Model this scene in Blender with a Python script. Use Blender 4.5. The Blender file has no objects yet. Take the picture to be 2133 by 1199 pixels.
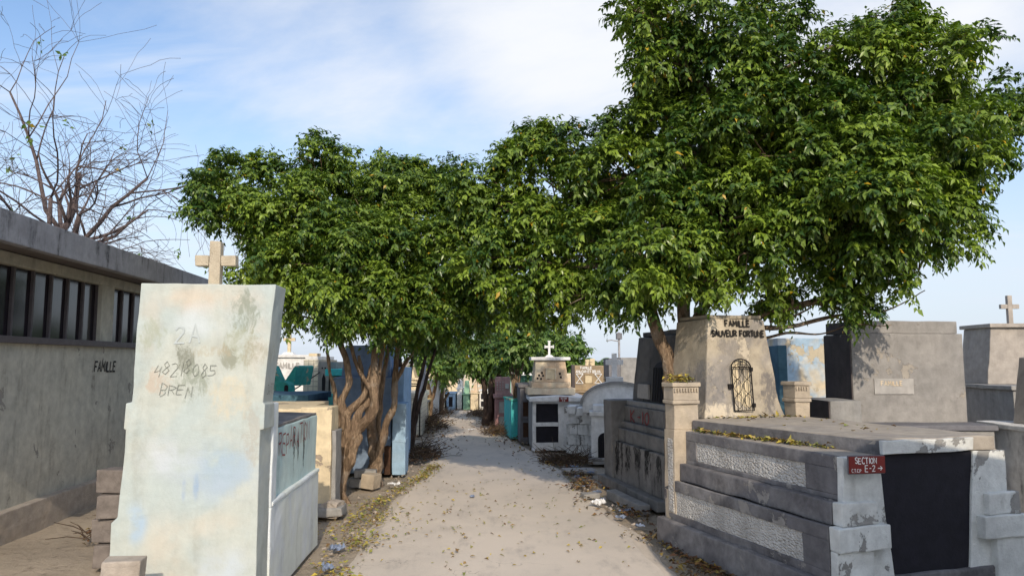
import bpy, bmesh, math, random
import numpy as np
from mathutils import Vector, Matrix, noise

# ------------------------------------------------------------------ camera, sky, sun, exposure
SC = bpy.context.scene
COL = SC.collection
R = math.radians

cam_d = bpy.data.cameras.new('camera')
cam = bpy.data.objects.new('camera', cam_d)
COL.objects.link(cam)
cam_d.sensor_width = 36.0
cam_d.lens = 26.33
cam_d.clip_start = 0.05
cam_d.clip_end = 3000
cam.location = (0, 0, 1.7)
cam.rotation_euler = (R(90 + 5.58), 0, 0)
SC.camera = cam

SUN_EL, SUN_AZ = 30.0, 8.5          # height; degrees to the right of straight behind the camera
sd = Vector((math.sin(R(SUN_AZ)) * math.cos(R(SUN_EL)), -math.cos(R(SUN_AZ)) * math.cos(R(SUN_EL)), math.sin(R(SUN_EL))))
sun_d = bpy.data.lights.new('sun', 'SUN')
sun_d.energy = 2.05
sun_d.angle = R(0.5)
sun_d.color = (1.0, 0.86, 0.68)
sun = bpy.data.objects.new('sun', sun_d)
COL.objects.link(sun)
sun.location = sd * 60
sun.rotation_euler = sd.to_track_quat('Z', 'Y').to_euler()

W = bpy.data.worlds.new('World')
SC.world = W
W.use_nodes = True
wt = W.node_tree
wt.nodes.clear()


def wn(t, **k):
    n = wt.nodes.new(t)
    for a, b in k.items():
        setattr(n, a, b)
    return n


def wl(a, b):
    wt.links.new(a, b)


def wmath(op, a, b=None, clamp=False):
    n = wn('ShaderNodeMath', operation=op, use_clamp=clamp)
    for i, v in enumerate((a, b)):
        if v is None:
            continue
        if isinstance(v, (int, float)):
            n.inputs[i].default_value = v
        else:
            wl(v, n.inputs[i])
    return n.outputs[0]


sky = wn('ShaderNodeTexSky', sky_type='NISHITA')
sky.sun_disc = False
sky.sun_elevation = R(SUN_EL)
sky.sun_rotation = R(180 - SUN_AZ)
sky.air_density = 1.0
sky.dust_density = 1.6
sky.ozone_density = 1.2
tc = wn('ShaderNodeTexCoord')
sep = wn('ShaderNodeSeparateXYZ')
wl(tc.outputs['Generated'], sep.inputs[0])
zc = wmath('ADD', wmath('MAXIMUM', sep.outputs[2], 0.0), 0.16)
px_ = wmath('DIVIDE', sep.outputs[0], zc)
py_ = wmath('DIVIDE', sep.outputs[1], zc)
cmb = wn('ShaderNodeCombineXYZ')
wl(px_, cmb.inputs[0])
wl(py_, cmb.inputs[1])


def wnoise(vec, scale, loc, rot, sc, detail, dist=0.0, rough=0.5):
    m = wn('ShaderNodeMapping')
    m.inputs['Location'].default_value = loc
    m.inputs['Rotation'].default_value = (0, 0, rot)
    m.inputs['Scale'].default_value = sc
    wl(vec, m.inputs['Vector'])
    n = wn('ShaderNodeTexNoise')
    n.inputs['Scale'].default_value = scale
    n.inputs['Detail'].default_value = detail
    n.inputs['Roughness'].default_value = rough
    n.inputs['Distortion'].default_value = dist
    wl(m.outputs[0], n.inputs['Vector'])
    return n.outputs['Fac']


def wrange(v, a, b, c, d):
    n = wn('ShaderNodeMapRange', interpolation_type='SMOOTHSTEP')
    for i, x in enumerate((a, b, c, d)):
        n.inputs[1 + i].default_value = x
    wl(v, n.inputs[0])
    return n.outputs[0]


def bank(x, y, z, a, b, k):
    """one cloud bank: how far a direction lies inside a cone round (x, y, z)"""
    d = wn('ShaderNodeVectorMath', operation='DOT_PRODUCT')
    wl(tc.outputs['Generated'], d.inputs[0])
    d.inputs[1].default_value = Vector((x, y, z)).normalized()
    return wrange(d.outputs['Value'], a, b, 0, k)


nb = wnoise(cmb.outputs[0], 0.62, (3.15, 0.55, 0), 0.0, (1, 1, 1), 9, 0.35, 0.6)
for bk in ((0.06, 0.86, 0.47, 0.974, 0.999, 0.25), (-0.24, 0.85, 0.42, 0.980, 0.999, 0.12), (0.42, 0.8, 0.5, 0.94, 0.998, 0.14)):
    nb = wmath('ADD', nb, bank(*bk))
big = wrange(nb, 0.42, 0.78, 0, 1)
wisp = wrange(wnoise(cmb.outputs[0], 1.1, (1.3, 4.1, 0), R(-14), (0.55, 2.2, 1), 7, 0.4, 0.56), 0.47, 0.74, 0, 0.6)
cl = wmath('MAXIMUM', big, wisp)
low = wrange(sep.outputs[2], 0.0, 0.40, 0.85, 0.0)          # whitening towards the horizon
mixc = wn('ShaderNodeMix', data_type='RGBA')
wl(cl, mixc.inputs[0])
bright = wn('ShaderNodeMix', data_type='RGBA', blend_type='MULTIPLY')
bright.inputs[0].default_value = 1.0
bright.inputs[7].default_value = (0.78, 0.84, 0.90, 1)
wl(sky.outputs[0], bright.inputs[6])
wl(bright.outputs[2], mixc.inputs[6])
mixc.inputs[7].default_value = (4.05, 4.15, 4.35, 1)
hazec = wn('ShaderNodeMix', data_type='RGBA')
wl(low, hazec.inputs[0])
wl(mixc.outputs[2], hazec.inputs[6])
hazec.inputs[7].default_value = (3.2, 3.55, 4.1, 1)
bg = wn('ShaderNodeBackground')
bg.inputs['Strength'].default_value = 0.15
wl(hazec.outputs[2], bg.inputs['Color'])
wo = wn('ShaderNodeOutputWorld')
wl(bg.outputs[0], wo.inputs['Surface'])

SC.view_settings.view_transform = 'Standard'
SC.view_settings.look = 'None'
SC.view_settings.exposure = 0.64
SC.view_settings.gamma = 1.0
SC.view_settings.use_curve_mapping = False
SC.render.engine = 'CYCLES'
SC.cycles.max_bounces = 6
SC.cycles.transparent_max_bounces = 4
SC.cycles.use_denoising = True


# ------------------------------------------------------------------ materials
class NT:
    def __init__(s, name):
        s.m = bpy.data.materials.new(name)
        s.m.use_nodes = True
        s.t = s.m.node_tree
        s.b = s.t.nodes['Principled BSDF']

    def n(s, t, **k):
        n = s.t.nodes.new(t)
        for a, b in k.items():
            setattr(n, a, b)
        return n

    def put(s, v, i):
        if isinstance(v, (int, float)):
            i.default_value = v
        elif isinstance(v, (tuple, list)):
            i.default_value = (*v, 1)[:4] if len(i.default_value) == 4 else v
        else:
            s.t.links.new(v, i)

    def math(s, op, a, b=None, clamp=False):
        n = s.n('ShaderNodeMath', operation=op, use_clamp=clamp)
        s.put(a, n.inputs[0])
        if b is not None:
            s.put(b, n.inputs[1])
        return n.outputs[0]

    def coords(s, rnd=True):
        tc = s.n('ShaderNodeTexCoord').outputs['Object']
        if not rnd:
            return tc
        oi = s.n('ShaderNodeObjectInfo').outputs['Random']
        mul = s.math('MULTIPLY', oi, 17.0)
        v = s.n('ShaderNodeVectorMath', operation='ADD')
        s.put(tc, v.inputs[0])
        s.put(mul, v.inputs[1])
        return v.outputs[0]

    def noise(s, vec, scale, detail=5, sc=(1, 1, 1), rough=0.55, dist=0.0):
        if sc != (1, 1, 1):
            m = s.n('ShaderNodeMapping')
            m.inputs['Scale'].default_value = sc
            s.put(vec, m.inputs['Vector'])
            vec = m.outputs[0]
        n = s.n('ShaderNodeTexNoise')
        n.inputs['Scale'].default_value = scale
        n.inputs['Detail'].default_value = detail
        n.inputs['Roughness'].default_value = rough
        n.inputs['Distortion'].default_value = dist
        s.put(vec, n.inputs['Vector'])
        return n.outputs['Fac']

    def rng(s, v, a, b, c=0.0, d=1.0, smooth=True):
        n = s.n('ShaderNodeMapRange', interpolation_type='SMOOTHSTEP' if smooth else 'LINEAR')
        s.put(v, n.inputs[0])
        for i, x in enumerate((a, b, c, d)):
            n.inputs[1 + i].default_value = x
        return n.outputs[0]

    def mix(s, f, a, b, mode='MIX'):
        n = s.n('ShaderNodeMix', data_type='RGBA', blend_type=mode)
        s.put(f, n.inputs[0])
        s.put(a, n.inputs[6])
        s.put(b, n.inputs[7])
        return n.outputs[2]

    def bump(s, h, strength=0.3, dist=0.02, prev=None):
        n = s.n('ShaderNodeBump')
        n.inputs['Strength'].default_value = strength
        n.inputs['Distance'].default_value = dist
        s.put(h, n.inputs['Height'])
        if prev is not None:
            s.put(prev, n.inputs['Normal'])
        return n.outputs[0]

    def done(s, col, rough=0.9, normal=None, spec=0.2):
        s.put(col, s.b.inputs['Base Color'])
        s.put(rough, s.b.inputs['Roughness'])
        s.b.inputs['Specular IOR Level'].default_value = spec
        if normal is not None:
            s.put(normal, s.b.inputs['Normal'])
        return s.m


def plaster(name, base, patch=None, stain=(0.05, 0.045, 0.04), k_patch=0.5, k_stain=0.35, k_chip=0.0,
            chip=(0.22, 0.21, 0.2), spots=(), bump=0.35, rnd=True, streak=True, bscale=55.0, k_var=0.28):
    t = NT(name)
    co = t.coords(rnd)
    col = base
    if patch is not None:
        f = t.rng(t.noise(co, 1.7, 6, dist=0.6), 0.42, 0.62, 0, k_patch)
        col = t.mix(f, base, patch)
    v = t.rng(t.noise(co, 9.0, 6, rough=0.65), 0.25, 0.75, 1.0 - k_var, 1.0 + k_var * 0.4, False)
    col = t.mix(1.0, col, v, 'MULTIPLY')
    if k_stain > 0:
        st = t.rng(t.noise(co, 2.6, 8, (2.6, 2.6, 0.55) if streak else (1, 1, 1), 0.62), 0.5, 0.72, 0, k_stain)
        grit = t.rng(t.noise(co, 26.0, 5), 0.35, 0.6, 0.45, 1.0)
        col = t.mix(t.math('MULTIPLY', st, grit), col, stain)
    h = t.noise(co, bscale, 6, rough=0.7)
    nrm = t.bump(t.noise(co, 7.0, 5), bump * 0.6, 0.03)
    if k_chip > 0:
        c = t.rng(t.noise(co, 2.3, 10, rough=0.68, dist=0.3), 0.62 - 0.14 * k_chip, 0.635 - 0.14 * k_chip)
        col = t.mix(c, col, t.mix(t.noise(co, 20, 4), chip, [x * 0.65 for x in chip]))
        nrm = t.bump(t.math('SUBTRACT', 1.0, c), 0.7, 0.006, nrm)
    sp = t.coords(False)
    for (x, y, z, rx, ry, rz, c, kk, hard) in spots:
        a = t.n('ShaderNodeVectorMath', operation='SUBTRACT')
        t.put(sp, a.inputs[0])
        a.inputs[1].default_value = (x, y, z)
        b = t.n('ShaderNodeVectorMath', operation='DIVIDE')
        t.put(a.outputs[0], b.inputs[0])
        b.inputs[1].default_value = (rx, ry, rz)
        ln = t.n('ShaderNodeVectorMath', operation='LENGTH')
        t.put(b.outputs[0], ln.inputs[0])
        m = t.rng(ln.outputs['Value'], 1.0, 0.25)
        if hard:
            g = t.noise(co, 11.0, 10, (1, 1, 0.5), rough=0.75, dist=0.6)
            g2 = t.noise(co, 34.0, 6, (1, 1, 0.6), rough=0.7)
            a1 = t.math('ADD', t.math('MULTIPLY', m, 0.42), t.math('MULTIPLY', t.math('SUBTRACT', g, 0.5), 1.9))
            a1 = t.math('ADD', a1, t.math('MULTIPLY', t.math('SUBTRACT', g2, 0.5), 0.7))
            m = t.math('MULTIPLY', t.rng(a1, 0.16, 0.52, 0, kk), t.rng(m, 0.0, 0.3))
        else:
            g = t.rng(t.noise(co, 5.0, 6), 0.3, 0.65)
            m = t.math('MULTIPLY', t.math('MULTIPLY', m, g), kk)
        col = t.mix(m, col, c)
    nrm = t.bump(h, bump, 0.012, nrm)
    return t.done(col, 0.88, nrm, 0.22)


def flat(name, c, rough=0.6, var=0.25, scale=14.0, bump=0.15, spec=0.3, metal=0.0):
    t = NT(name)
    co = t.coords()
    v = t.rng(t.noise(co, scale, 5), 0.25, 0.75, 1 - var, 1 + var * 0.5, False)
    t.b.inputs['Metallic'].default_value = metal
    return t.done(t.mix(1.0, c, v, 'MULTIPLY'), rough, t.bump(t.noise(co, scale * 4, 4), bump, 0.01), spec)


def leafmat(name, c_dark, c_light, gloss=0.32):
    t = NT(name)
    at = t.n('ShaderNodeAttribute')
    at.attribute_name = 'tint'
    sp = t.n('ShaderNodeSeparateColor')
    t.put(at.outputs['Color'], sp.inputs[0])
    col = t.mix(sp.outputs[0], c_dark, c_light)
    yel = t.rng(sp.outputs[1], 0.992, 0.994)
    col = t.mix(yel, col, (0.42, 0.27, 0.02))
    t.put(col, t.b.inputs['Base Color'])
    t.put(t.rng(sp.outputs[2], 0, 1, gloss - 0.06, gloss + 0.16), t.b.inputs['Roughness'])
    t.b.inputs['Specular IOR Level'].default_value = 0.5
    tr = t.n('ShaderNodeBsdfTranslucent')
    t.put(t.mix(1.0, col, (1.5, 1.9, 0.6), 'MULTIPLY'), tr.inputs['Color'])
    ms = t.n('ShaderNodeMixShader')
    ms.inputs[0].default_value = 0.15
    t.put(t.b.outputs[0], ms.inputs[1])
    t.put(tr.outputs[0], ms.inputs[2])
    t.put(ms.outputs[0], t.t.nodes['Material Output'].inputs['Surface'])
    return t.m


def barkmat(name, c1, c2, c3=None):
    t = NT(name)
    co = t.coords()
    n1 = t.noise(co, 5.0, 8, (1.8, 1.8, 0.7), 0.65, 0.6)
    col = t.mix(t.rng(n1, 0.3, 0.7), c1, c2)
    ridg = t.noise(co, 26.0, 6, (1.6, 1.6, 0.35), 0.6, 0.3)
    col = t.mix(t.rng(ridg, 0.42, 0.62, 0.55, 0.0), col, [x * 0.35 for x in c1])
    if c3:
        col = t.mix(t.rng(t.noise(co, 3.1, 4), 0.55, 0.7, 0, 0.8), col, c3)
    nrm = t.bump(t.noise(co, 9.0, 5, (1, 1, 0.5)), 0.6, 0.04)
    nrm = t.bump(ridg, 1.0, 0.035, nrm)
    nrm = t.bump(t.noise(co, 70, 5, (1, 1, 0.4)), 0.6, 0.01, nrm)
    return t.done(col, 0.9, nrm, 0.15)


def litter_mat(name, cols):
    t = NT(name)
    at = t.n('ShaderNodeAttribute')
    at.attribute_name = 'tint'
    sp = t.n('ShaderNodeSeparateColor')
    t.put(at.outputs['Color'], sp.inputs[0])
    cr = t.n('ShaderNodeValToRGB')
    cr.color_ramp.interpolation = 'CONSTANT'
    el = cr.color_ramp.elements
    while len(el) < len(cols):
        el.new(0.5)
    for i, c in enumerate(cols):
        el[i].position = i / len(cols)
        el[i].color = (*c, 1)
    t.put(sp.outputs[0], cr.inputs[0])
    return t.done(cr.outputs[0], 0.6, None, 0.3)


M = {}
M['head'] = plaster('painted_headstone', (0.49, 0.52, 0.48), (0.43, 0.505, 0.51), (0.27, 0.27, 0.23), 0.7, 0.35,
    bump=0.25, rnd=False, streak=True, k_var=0.16, spots=[
    (-0.40, 0, 2.12, 0.5, 0.6, 0.14, (0.64, 0.48, 0.35), 0.45, False),
    (-0.78, 0, 1.95, 0.12, 0.6, 0.3, (0.62, 0.50, 0.37), 0.30, False),
    (-0.05, 0, 1.9, 0.1, 0.6, 0.4, (0.62, 0.48, 0.37), 0.30, False),
    (-0.42, 0, 1.98, 0.28, 0.6, 0.17, (0.56, 0.61, 0.64), 0.70, False),
    (-0.24, 0, 0.98, 0.24, 0.6, 0.20, (0.24, 0.36, 0.45), 1.00, False),
    (-0.28, 0, 0.95, 0.42, 0.6, 0.28, (0.38, 0.46, 0.54), 1.00, False),
    (-0.42, 0, 0.86, 0.03, 0.6, 0.12, (0.26, 0.36, 0.52), 1.00, False),
    (-0.50, 0, 0.84, 0.02, 0.6, 0.10, (0.30, 0.38, 0.52), 1.00, False),
    (-0.60, 0, 1.05, 0.3, 0.6, 0.2, (0.54, 0.58, 0.64), 0.70, False),
    (-0.80, 0, 0.62, 0.1, 0.6, 0.2, (0.36, 0.48, 0.61), 1.00, False),
    (-0.22, 0, 0.25, 0.3, 0.6, 0.3, (0.50, 0.57, 0.64), 0.80, False),
    (-0.62, 0, 0.35, 0.2, 0.6, 0.5, (0.64, 0.54, 0.43), 0.36, False),
    (-0.35, 0, 0.6, 0.4, 0.6, 0.12, (0.64, 0.56, 0.46), 0.36, False),
    (-0.13, 0, 2.03, 0.16, 0.6, 0.24, (0.25, 0.28, 0.23), 0.81, True),
    (-0.15, 0, 1.80, 0.20, 0.6, 0.24, (0.34, 0.36, 0.28), 0.68, True),
    (-0.06, 0, 1.76, 0.16, 0.6, 0.18, (0.35, 0.33, 0.26), 0.68, True),
    (-0.52, 0, 1.72, 0.11, 0.6, 0.18, (0.19, 0.20, 0.16), 0.81, True),
    (-0.46, 0, 1.56, 0.16, 0.6, 0.21, (0.25, 0.28, 0.23), 0.77, True),
    (-0.24, 0, 1.72, 0.12, 0.6, 0.12, (0.24, 0.25, 0.20), 0.68, True),
    (-0.36, 0, 1.77, 0.22, 0.6, 0.08, (0.39, 0.35, 0.26), 0.59, True),
    (-0.77, 0, 1.88, 0.16, 0.6, 0.18, (0.34, 0.37, 0.29), 0.68, True),
    (-0.70, 0, 1.56, 0.12, 0.6, 0.15, (0.47, 0.37, 0.29), 0.59, True),
    (-0.20, 0, 1.46, 0.25, 0.6, 0.24, (0.58, 0.52, 0.39), 0.51, True),
    (-0.06, 0, 1.2, 0.09, 0.6, 0.36, (0.40, 0.39, 0.35), 0.68, True)])
M['teal_side'] = plaster('faded_turquoise_plaster', (0.52, 0.67, 0.66), (0.62, 0.74, 0.70), (0.06, 0.07, 0.06), 0.7, 0.22, bump=0.25, rnd=False, k_var=0.15,
    spots=[(0, 1.05, 0.98, 0.3, 0.05, 0.3, (0.02, 0.02, 0.02), 0.95, True), (0, 1.2, 0.97, 0.3, 0.04, 0.26, (0.02, 0.02, 0.02), 0.9, True),
           (0, 1.42, 0.95, 0.3, 0.05, 0.3, (0.02, 0.02, 0.02), 0.95, True)])
M['lav_side'] = plaster('pale_lavender_plaster', (0.70, 0.75, 0.78), (0.74, 0.78, 0.70), (0.25, 0.25, 0.22), 0.7, 0.3, bump=0.22, k_var=0.12)
M['dark_top'] = plaster('mouldy_cement_top', (0.16, 0.15, 0.15), (0.30, 0.28, 0.26), (0.02, 0.02, 0.02), 0.8, 0.7, streak=False)
M['cross_stone'] = plaster('tan_rough_cement', (0.52, 0.45, 0.34), (0.60, 0.54, 0.43), (0.2, 0.17, 0.12), 0.6, 0.25, bump=0.8, bscale=90, streak=False)
M['grey_paint'] = plaster('grey_painted_cement', (0.175, 0.168, 0.175), (0.28, 0.27, 0.27), (0.05, 0.046, 0.046), 0.8, 0.6, 0.24, (0.36, 0.34, 0.32), bump=0.6, k_var=0.45, streak=False)
M['stucco'] = None
M['white_chip'] = plaster('chipped_white_plaster', (0.74, 0.75, 0.72), (0.64, 0.64, 0.61), (0.2, 0.19, 0.18), 0.6, 0.3, 0.3, (0.36, 0.35, 0.33), bump=0.6)
M['slab'] = plaster('sunlit_cement_slab', (0.42, 0.37, 0.31), (0.34, 0.31, 0.28), (0.12, 0.1, 0.09), 0.7, 0.3, streak=False)
M['pier'] = plaster('tan_cement_pier', (0.50, 0.42, 0.32), (0.40, 0.35, 0.29), (0.12, 0.1, 0.08), 0.7, 0.35, bump=0.6, streak=False)
M['famille'] = plaster('stained_family_stone', (0.45, 0.39, 0.30), (0.30, 0.275, 0.25), (0.06, 0.055, 0.05), 0.95, 0.6, 0.22, (0.62, 0.54, 0.42), bump=0.5, streak=False, spots=[
    (0.50, 2.1, 1.45, 0.28, 0.9, 0.35, (0.20, 0.19, 0.185), 0.9, True), (1.18, 2.1, 1.40, 0.22, 0.9, 0.35, (0.17, 0.155, 0.145), 0.95, True),
    (0.75, 2.1, 1.85, 0.25, 0.9, 0.15, (0.22, 0.20, 0.18), 0.8, True), (0.6, 2.1, 1.22, 0.5, 0.9, 0.12, (0.62, 0.54, 0.42), 0.9, True)])
M['blackopen'] = flat('black_painted_closure', (0.012, 0.011, 0.018), 0.7, 0.4)
M['iron'] = flat('black_iron', (0.012, 0.010, 0.010), 0.5, 0.5, 30)
M['rust'] = flat('rusty_sheet', (0.07, 0.035, 0.02), 0.8, 0.5, 20)
M['redsign'] = flat('dark_red_sign_paint', (0.20, 0.025, 0.02), 0.45, 0.2, 20, 0.05)
M['white_ink'] = flat('white_sign_lettering', (0.78, 0.75, 0.72), 0.6, 0.15, 30, 0.05)
M['black_ink'] = flat('black_lettering', (0.015, 0.013, 0.012), 0.7, 0.5, 25)
M['pencil'] = flat('dark_scrawl', (0.22, 0.23, 0.20), 0.8, 0.6, 30)
M['faint_ink'] = flat('faint_lavender_scrawl', (0.45, 0.50, 0.51), 0.8, 0.06, 30)
M['red_scrawl'] = flat('dark_red_scrawl', (0.26, 0.06, 0.06), 0.8, 0.4, 22)
M['greycool'] = plaster('cool_grey_cement', (0.33, 0.315, 0.30), (0.28, 0.27, 0.26), (0.11, 0.1, 0.095), 0.7, 0.35, 0.06, (0.42, 0.38, 0.33), bump=0.35)
M['k10'] = plaster('blackened_cement', (0.20, 0.195, 0.19), (0.26, 0.25, 0.24), (0.02, 0.02, 0.02), 0.7, 0.5, bump=0.4)
M['k10_low'] = plaster('black_streaked_cement', (0.30, 0.285, 0.27), (0.2, 0.19, 0.18), (0.008, 0.008, 0.008), 0.7, 0.98, bump=0.5, rnd=False, spots=[
    (0.45, 0, 0.45, 0.18, 0.6, 0.5, (0.012, 0.012, 0.012), 1.0, True), (0.62, 0, 0.5, 0.1, 0.6, 0.5, (0.015, 0.015, 0.014), 1.0, True), (0.85, 0, 0.5, 0.2, 0.6, 0.4, (0.015, 0.014, 0.013), 1.0, True),
    (1.2, 0, 0.52, 0.22, 0.6, 0.35, (0.018, 0.017, 0.016), 1.0, True), (1.55, 0, 0.5, 0.2, 0.6, 0.4, (0.018, 0.017, 0.016), 1.0, True), (1.9, 0, 0.5, 0.15, 0.6, 0.3, (0.02, 0.02, 0.02), 0.9, True)])
M['k10_head'] = plaster('shade_dark_tapered_stone', (0.10, 0.098, 0.10), (0.2, 0.19, 0.18), (0.012, 0.012, 0.014), 0.8, 0.8, bump=0.4)  # shadow on the tapered headstone is put into this dark colour
M['marble'] = plaster('greyed_marble', (0.46, 0.44, 0.42), (0.36, 0.35, 0.34), (0.2, 0.18, 0.16), 0.6, 0.3, bump=0.1)
M['white'] = plaster('whitewashed_plaster', (0.82, 0.82, 0.81), (0.74, 0.74, 0.73), (0.2, 0.19, 0.18), 0.6, 0.22, bump=0.25)
M['white_dirty'] = plaster('dirty_whitewash', (0.76, 0.76, 0.75), (0.62, 0.62, 0.61), (0.05, 0.05, 0.05), 0.7, 0.75, 0.25, (0.3, 0.29, 0.28), bump=0.5)
M['cream'] = plaster('cream_painted_plaster', (0.74, 0.62, 0.42), (0.66, 0.55, 0.38), (0.24, 0.19, 0.14), 0.6, 0.22, 0.1, (0.4, 0.33, 0.26))
M['peach'] = plaster('flaking_peach_plaster', (0.72, 0.62, 0.46), (0.66, 0.46, 0.30), (0.3, 0.26, 0.2), 0.7, 0.25, 0.35, (0.74, 0.70, 0.6))
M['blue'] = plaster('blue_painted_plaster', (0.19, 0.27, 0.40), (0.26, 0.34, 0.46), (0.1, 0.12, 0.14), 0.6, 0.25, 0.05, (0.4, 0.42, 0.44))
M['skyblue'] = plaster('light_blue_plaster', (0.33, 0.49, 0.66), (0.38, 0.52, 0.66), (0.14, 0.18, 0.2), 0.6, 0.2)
M['darkblue'] = plaster('dark_teal_blue_plaster', (0.06, 0.14, 0.20), (0.10, 0.2, 0.26), (0.03, 0.04, 0.05), 0.7, 0.5)
M['teal'] = plaster('teal_painted_plaster', (0.05, 0.36, 0.32), (0.10, 0.42, 0.36), (0.1, 0.14, 0.12), 0.7, 0.4, 0.35, (0.62, 0.5, 0.36))
M['mint'] = plaster('mint_plaster', (0.30, 0.66, 0.50), (0.48, 0.70, 0.54), (0.3, 0.36, 0.28), 0.7, 0.3, 0.1, (0.6, 0.58, 0.46))
M['turq'] = plaster('bright_turquoise_plaster', (0.07, 0.52, 0.54), (0.16, 0.56, 0.54), (0.1, 0.2, 0.2), 0.6, 0.25)
M['pink'] = plaster('dusty_pink_plaster', (0.36, 0.20, 0.20), (0.44, 0.28, 0.26), (0.14, 0.08, 0.08), 0.7, 0.35)
M['grey'] = plaster('plain_grey_cement', (0.30, 0.295, 0.29), (0.36, 0.35, 0.33), (0.1, 0.1, 0.1), 0.7, 0.4)
M['greywarm'] = plaster('warm_grey_cement', (0.42, 0.38, 0.34), (0.36, 0.33, 0.30), (0.14, 0.12, 0.11), 0.7, 0.25, bump=0.25)
M['darkside'] = plaster('shade_dark_cement', (0.10, 0.085, 0.085), (0.13, 0.11, 0.105), (0.03, 0.03, 0.03), 0.7, 0.4)  # dark tone puts shade into the tomb sides facing left
M['bluebeige'] = plaster('blue_and_beige_flaking_wall', (0.38, 0.52, 0.66), (0.66, 0.56, 0.40), (0.3, 0.28, 0.24), 1.0, 0.2, 0.3, (0.62, 0.54, 0.4), streak=False)
M['brown'] = plaster('brown_weathered_plaster', (0.42, 0.32, 0.20), (0.30, 0.23, 0.16), (0.05, 0.045, 0.04), 0.8, 0.5)
M['greydark'] = plaster('slate_grey_plaster', (0.17, 0.17, 0.19), (0.22, 0.22, 0.23), (0.06, 0.06, 0.06), 0.6, 0.3)
M['green'] = plaster('pale_green_plaster', (0.26, 0.46, 0.32), (0.36, 0.54, 0.4), (0.2, 0.25, 0.2), 0.6, 0.25)
M['yellow'] = plaster('pale_yellow_plaster', (0.70, 0.60, 0.30), (0.6, 0.5, 0.28), (0.3, 0.22, 0.12), 0.6, 0.4)
M['wallgrey'] = plaster('dull_cream_wall', (0.58, 0.56, 0.48), (0.50, 0.49, 0.43), (0.16, 0.14, 0.12), 0.7, 0.5, 0.12, (0.36, 0.34, 0.31), bump=0.3)
M['fascia'] = plaster('mouldy_roof_edge', (0.34, 0.34, 0.36), (0.28, 0.28, 0.3), (0.012, 0.012, 0.014), 0.7, 0.95, bump=0.4)
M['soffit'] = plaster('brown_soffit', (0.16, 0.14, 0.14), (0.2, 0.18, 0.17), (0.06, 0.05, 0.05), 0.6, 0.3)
M['glass'] = flat('dark_window_glass', (0.02, 0.016, 0.022), 0.12, 0.2, 6, 0.02, 0.5)
M['winframe'] = flat('dull_window_frame', (0.11, 0.095, 0.10), 0.6)
M['stone'] = plaster('broken_stone', (0.50, 0.43, 0.36), (0.40, 0.36, 0.32), (0.16, 0.14, 0.12), 0.7, 0.4, bump=0.9, streak=False)
M['brick'] = flat('old_brick', (0.19, 0.165, 0.15), 0.9, 0.4, 12, 0.5)
M['post'] = flat('weathered_pole', (0.36, 0.35, 0.36), 0.7, 0.4, 10)
M['cable'] = flat('black_cable', (0.02, 0.02, 0.02), 0.5)
M['plastic_w'] = flat('white_plastic_litter', (0.75, 0.76, 0.78), 0.4, 0.2)
M['plastic_b'] = flat('bluish_plastic_litter', (0.22, 0.27, 0.38), 0.35, 0.4)
M['bark'] = barkmat('ficus_bark', (0.22, 0.15, 0.10), (0.38, 0.28, 0.19), (0.36, 0.31, 0.26))
M['bark_dark'] = barkmat('dark_bark', (0.07, 0.05, 0.04), (0.13, 0.09, 0.07))
M['twig'] = barkmat('bare_twig_bark', (0.15, 0.12, 0.12), (0.22, 0.17, 0.16))
M['leaf'] = leafmat('ficus_leaf', (0.032, 0.078, 0.014), (0.235, 0.325, 0.036), 0.37)
M['leaf_far'] = leafmat('far_leaf', (0.05, 0.11, 0.025), (0.17, 0.26, 0.045), 0.45)
M['litter'] = litter_mat('fallen_leaf', [(0.40, 0.31, 0.06), (0.46, 0.36, 0.06), (0.27, 0.26, 0.06), (0.27, 0.18, 0.07), (0.18, 0.11, 0.05), (0.20, 0.23, 0.05), (0.36, 0.26, 0.10), (0.32, 0.29, 0.08)])
M['dry_litter'] = litter_mat('dry_fallen_leaf', [(0.15, 0.07, 0.03), (0.10, 0.05, 0.025), (0.22, 0.12, 0.04), (0.26, 0.18, 0.04), (0.07, 0.05, 0.03), (0.12, 0.09, 0.04)])
M['brush'] = flat('dry_brush', (0.10, 0.07, 0.05), 0.9, 0.5, 10)


def stucco():
    t = NT('rough_pebbled_stucco')
    co = t.coords()
    m = t.n('ShaderNodeMapping')
    m.inputs['Rotation'].default_value = (0.5, 0, 0)
    m.inputs['Scale'].default_value = (1, 1.0, 1.7)
    t.put(co, m.inputs['Vector'])
    v = t.n('ShaderNodeTexVoronoi')
    v.feature = 'SMOOTH_F1'
    v.inputs['Scale'].default_value = 40
    v.inputs['Smoothness'].default_value = 0.4
    t.put(m.outputs[0], v.inputs['Vector'])
    d = v.outputs['Distance']
    col = t.mix(t.rng(t.noise(co, 3.0, 7, (2, 2, 0.6)), 0.4, 0.7, 0, 0.65), (0.62, 0.60, 0.565), (0.40, 0.38, 0.355))
    col = t.mix(t.rng(t.noise(co, 40, 4), 0.6, 0.75, 0, 0.5), col, (0.16, 0.15, 0.14))
    n1 = t.bump(t.math('SUBTRACT', 1.0, d), 1.0, 0.022)
    return t.done(col, 0.9, t.bump(t.noise(co, 90, 4), 0.5, 0.01, n1), 0.2)


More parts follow.
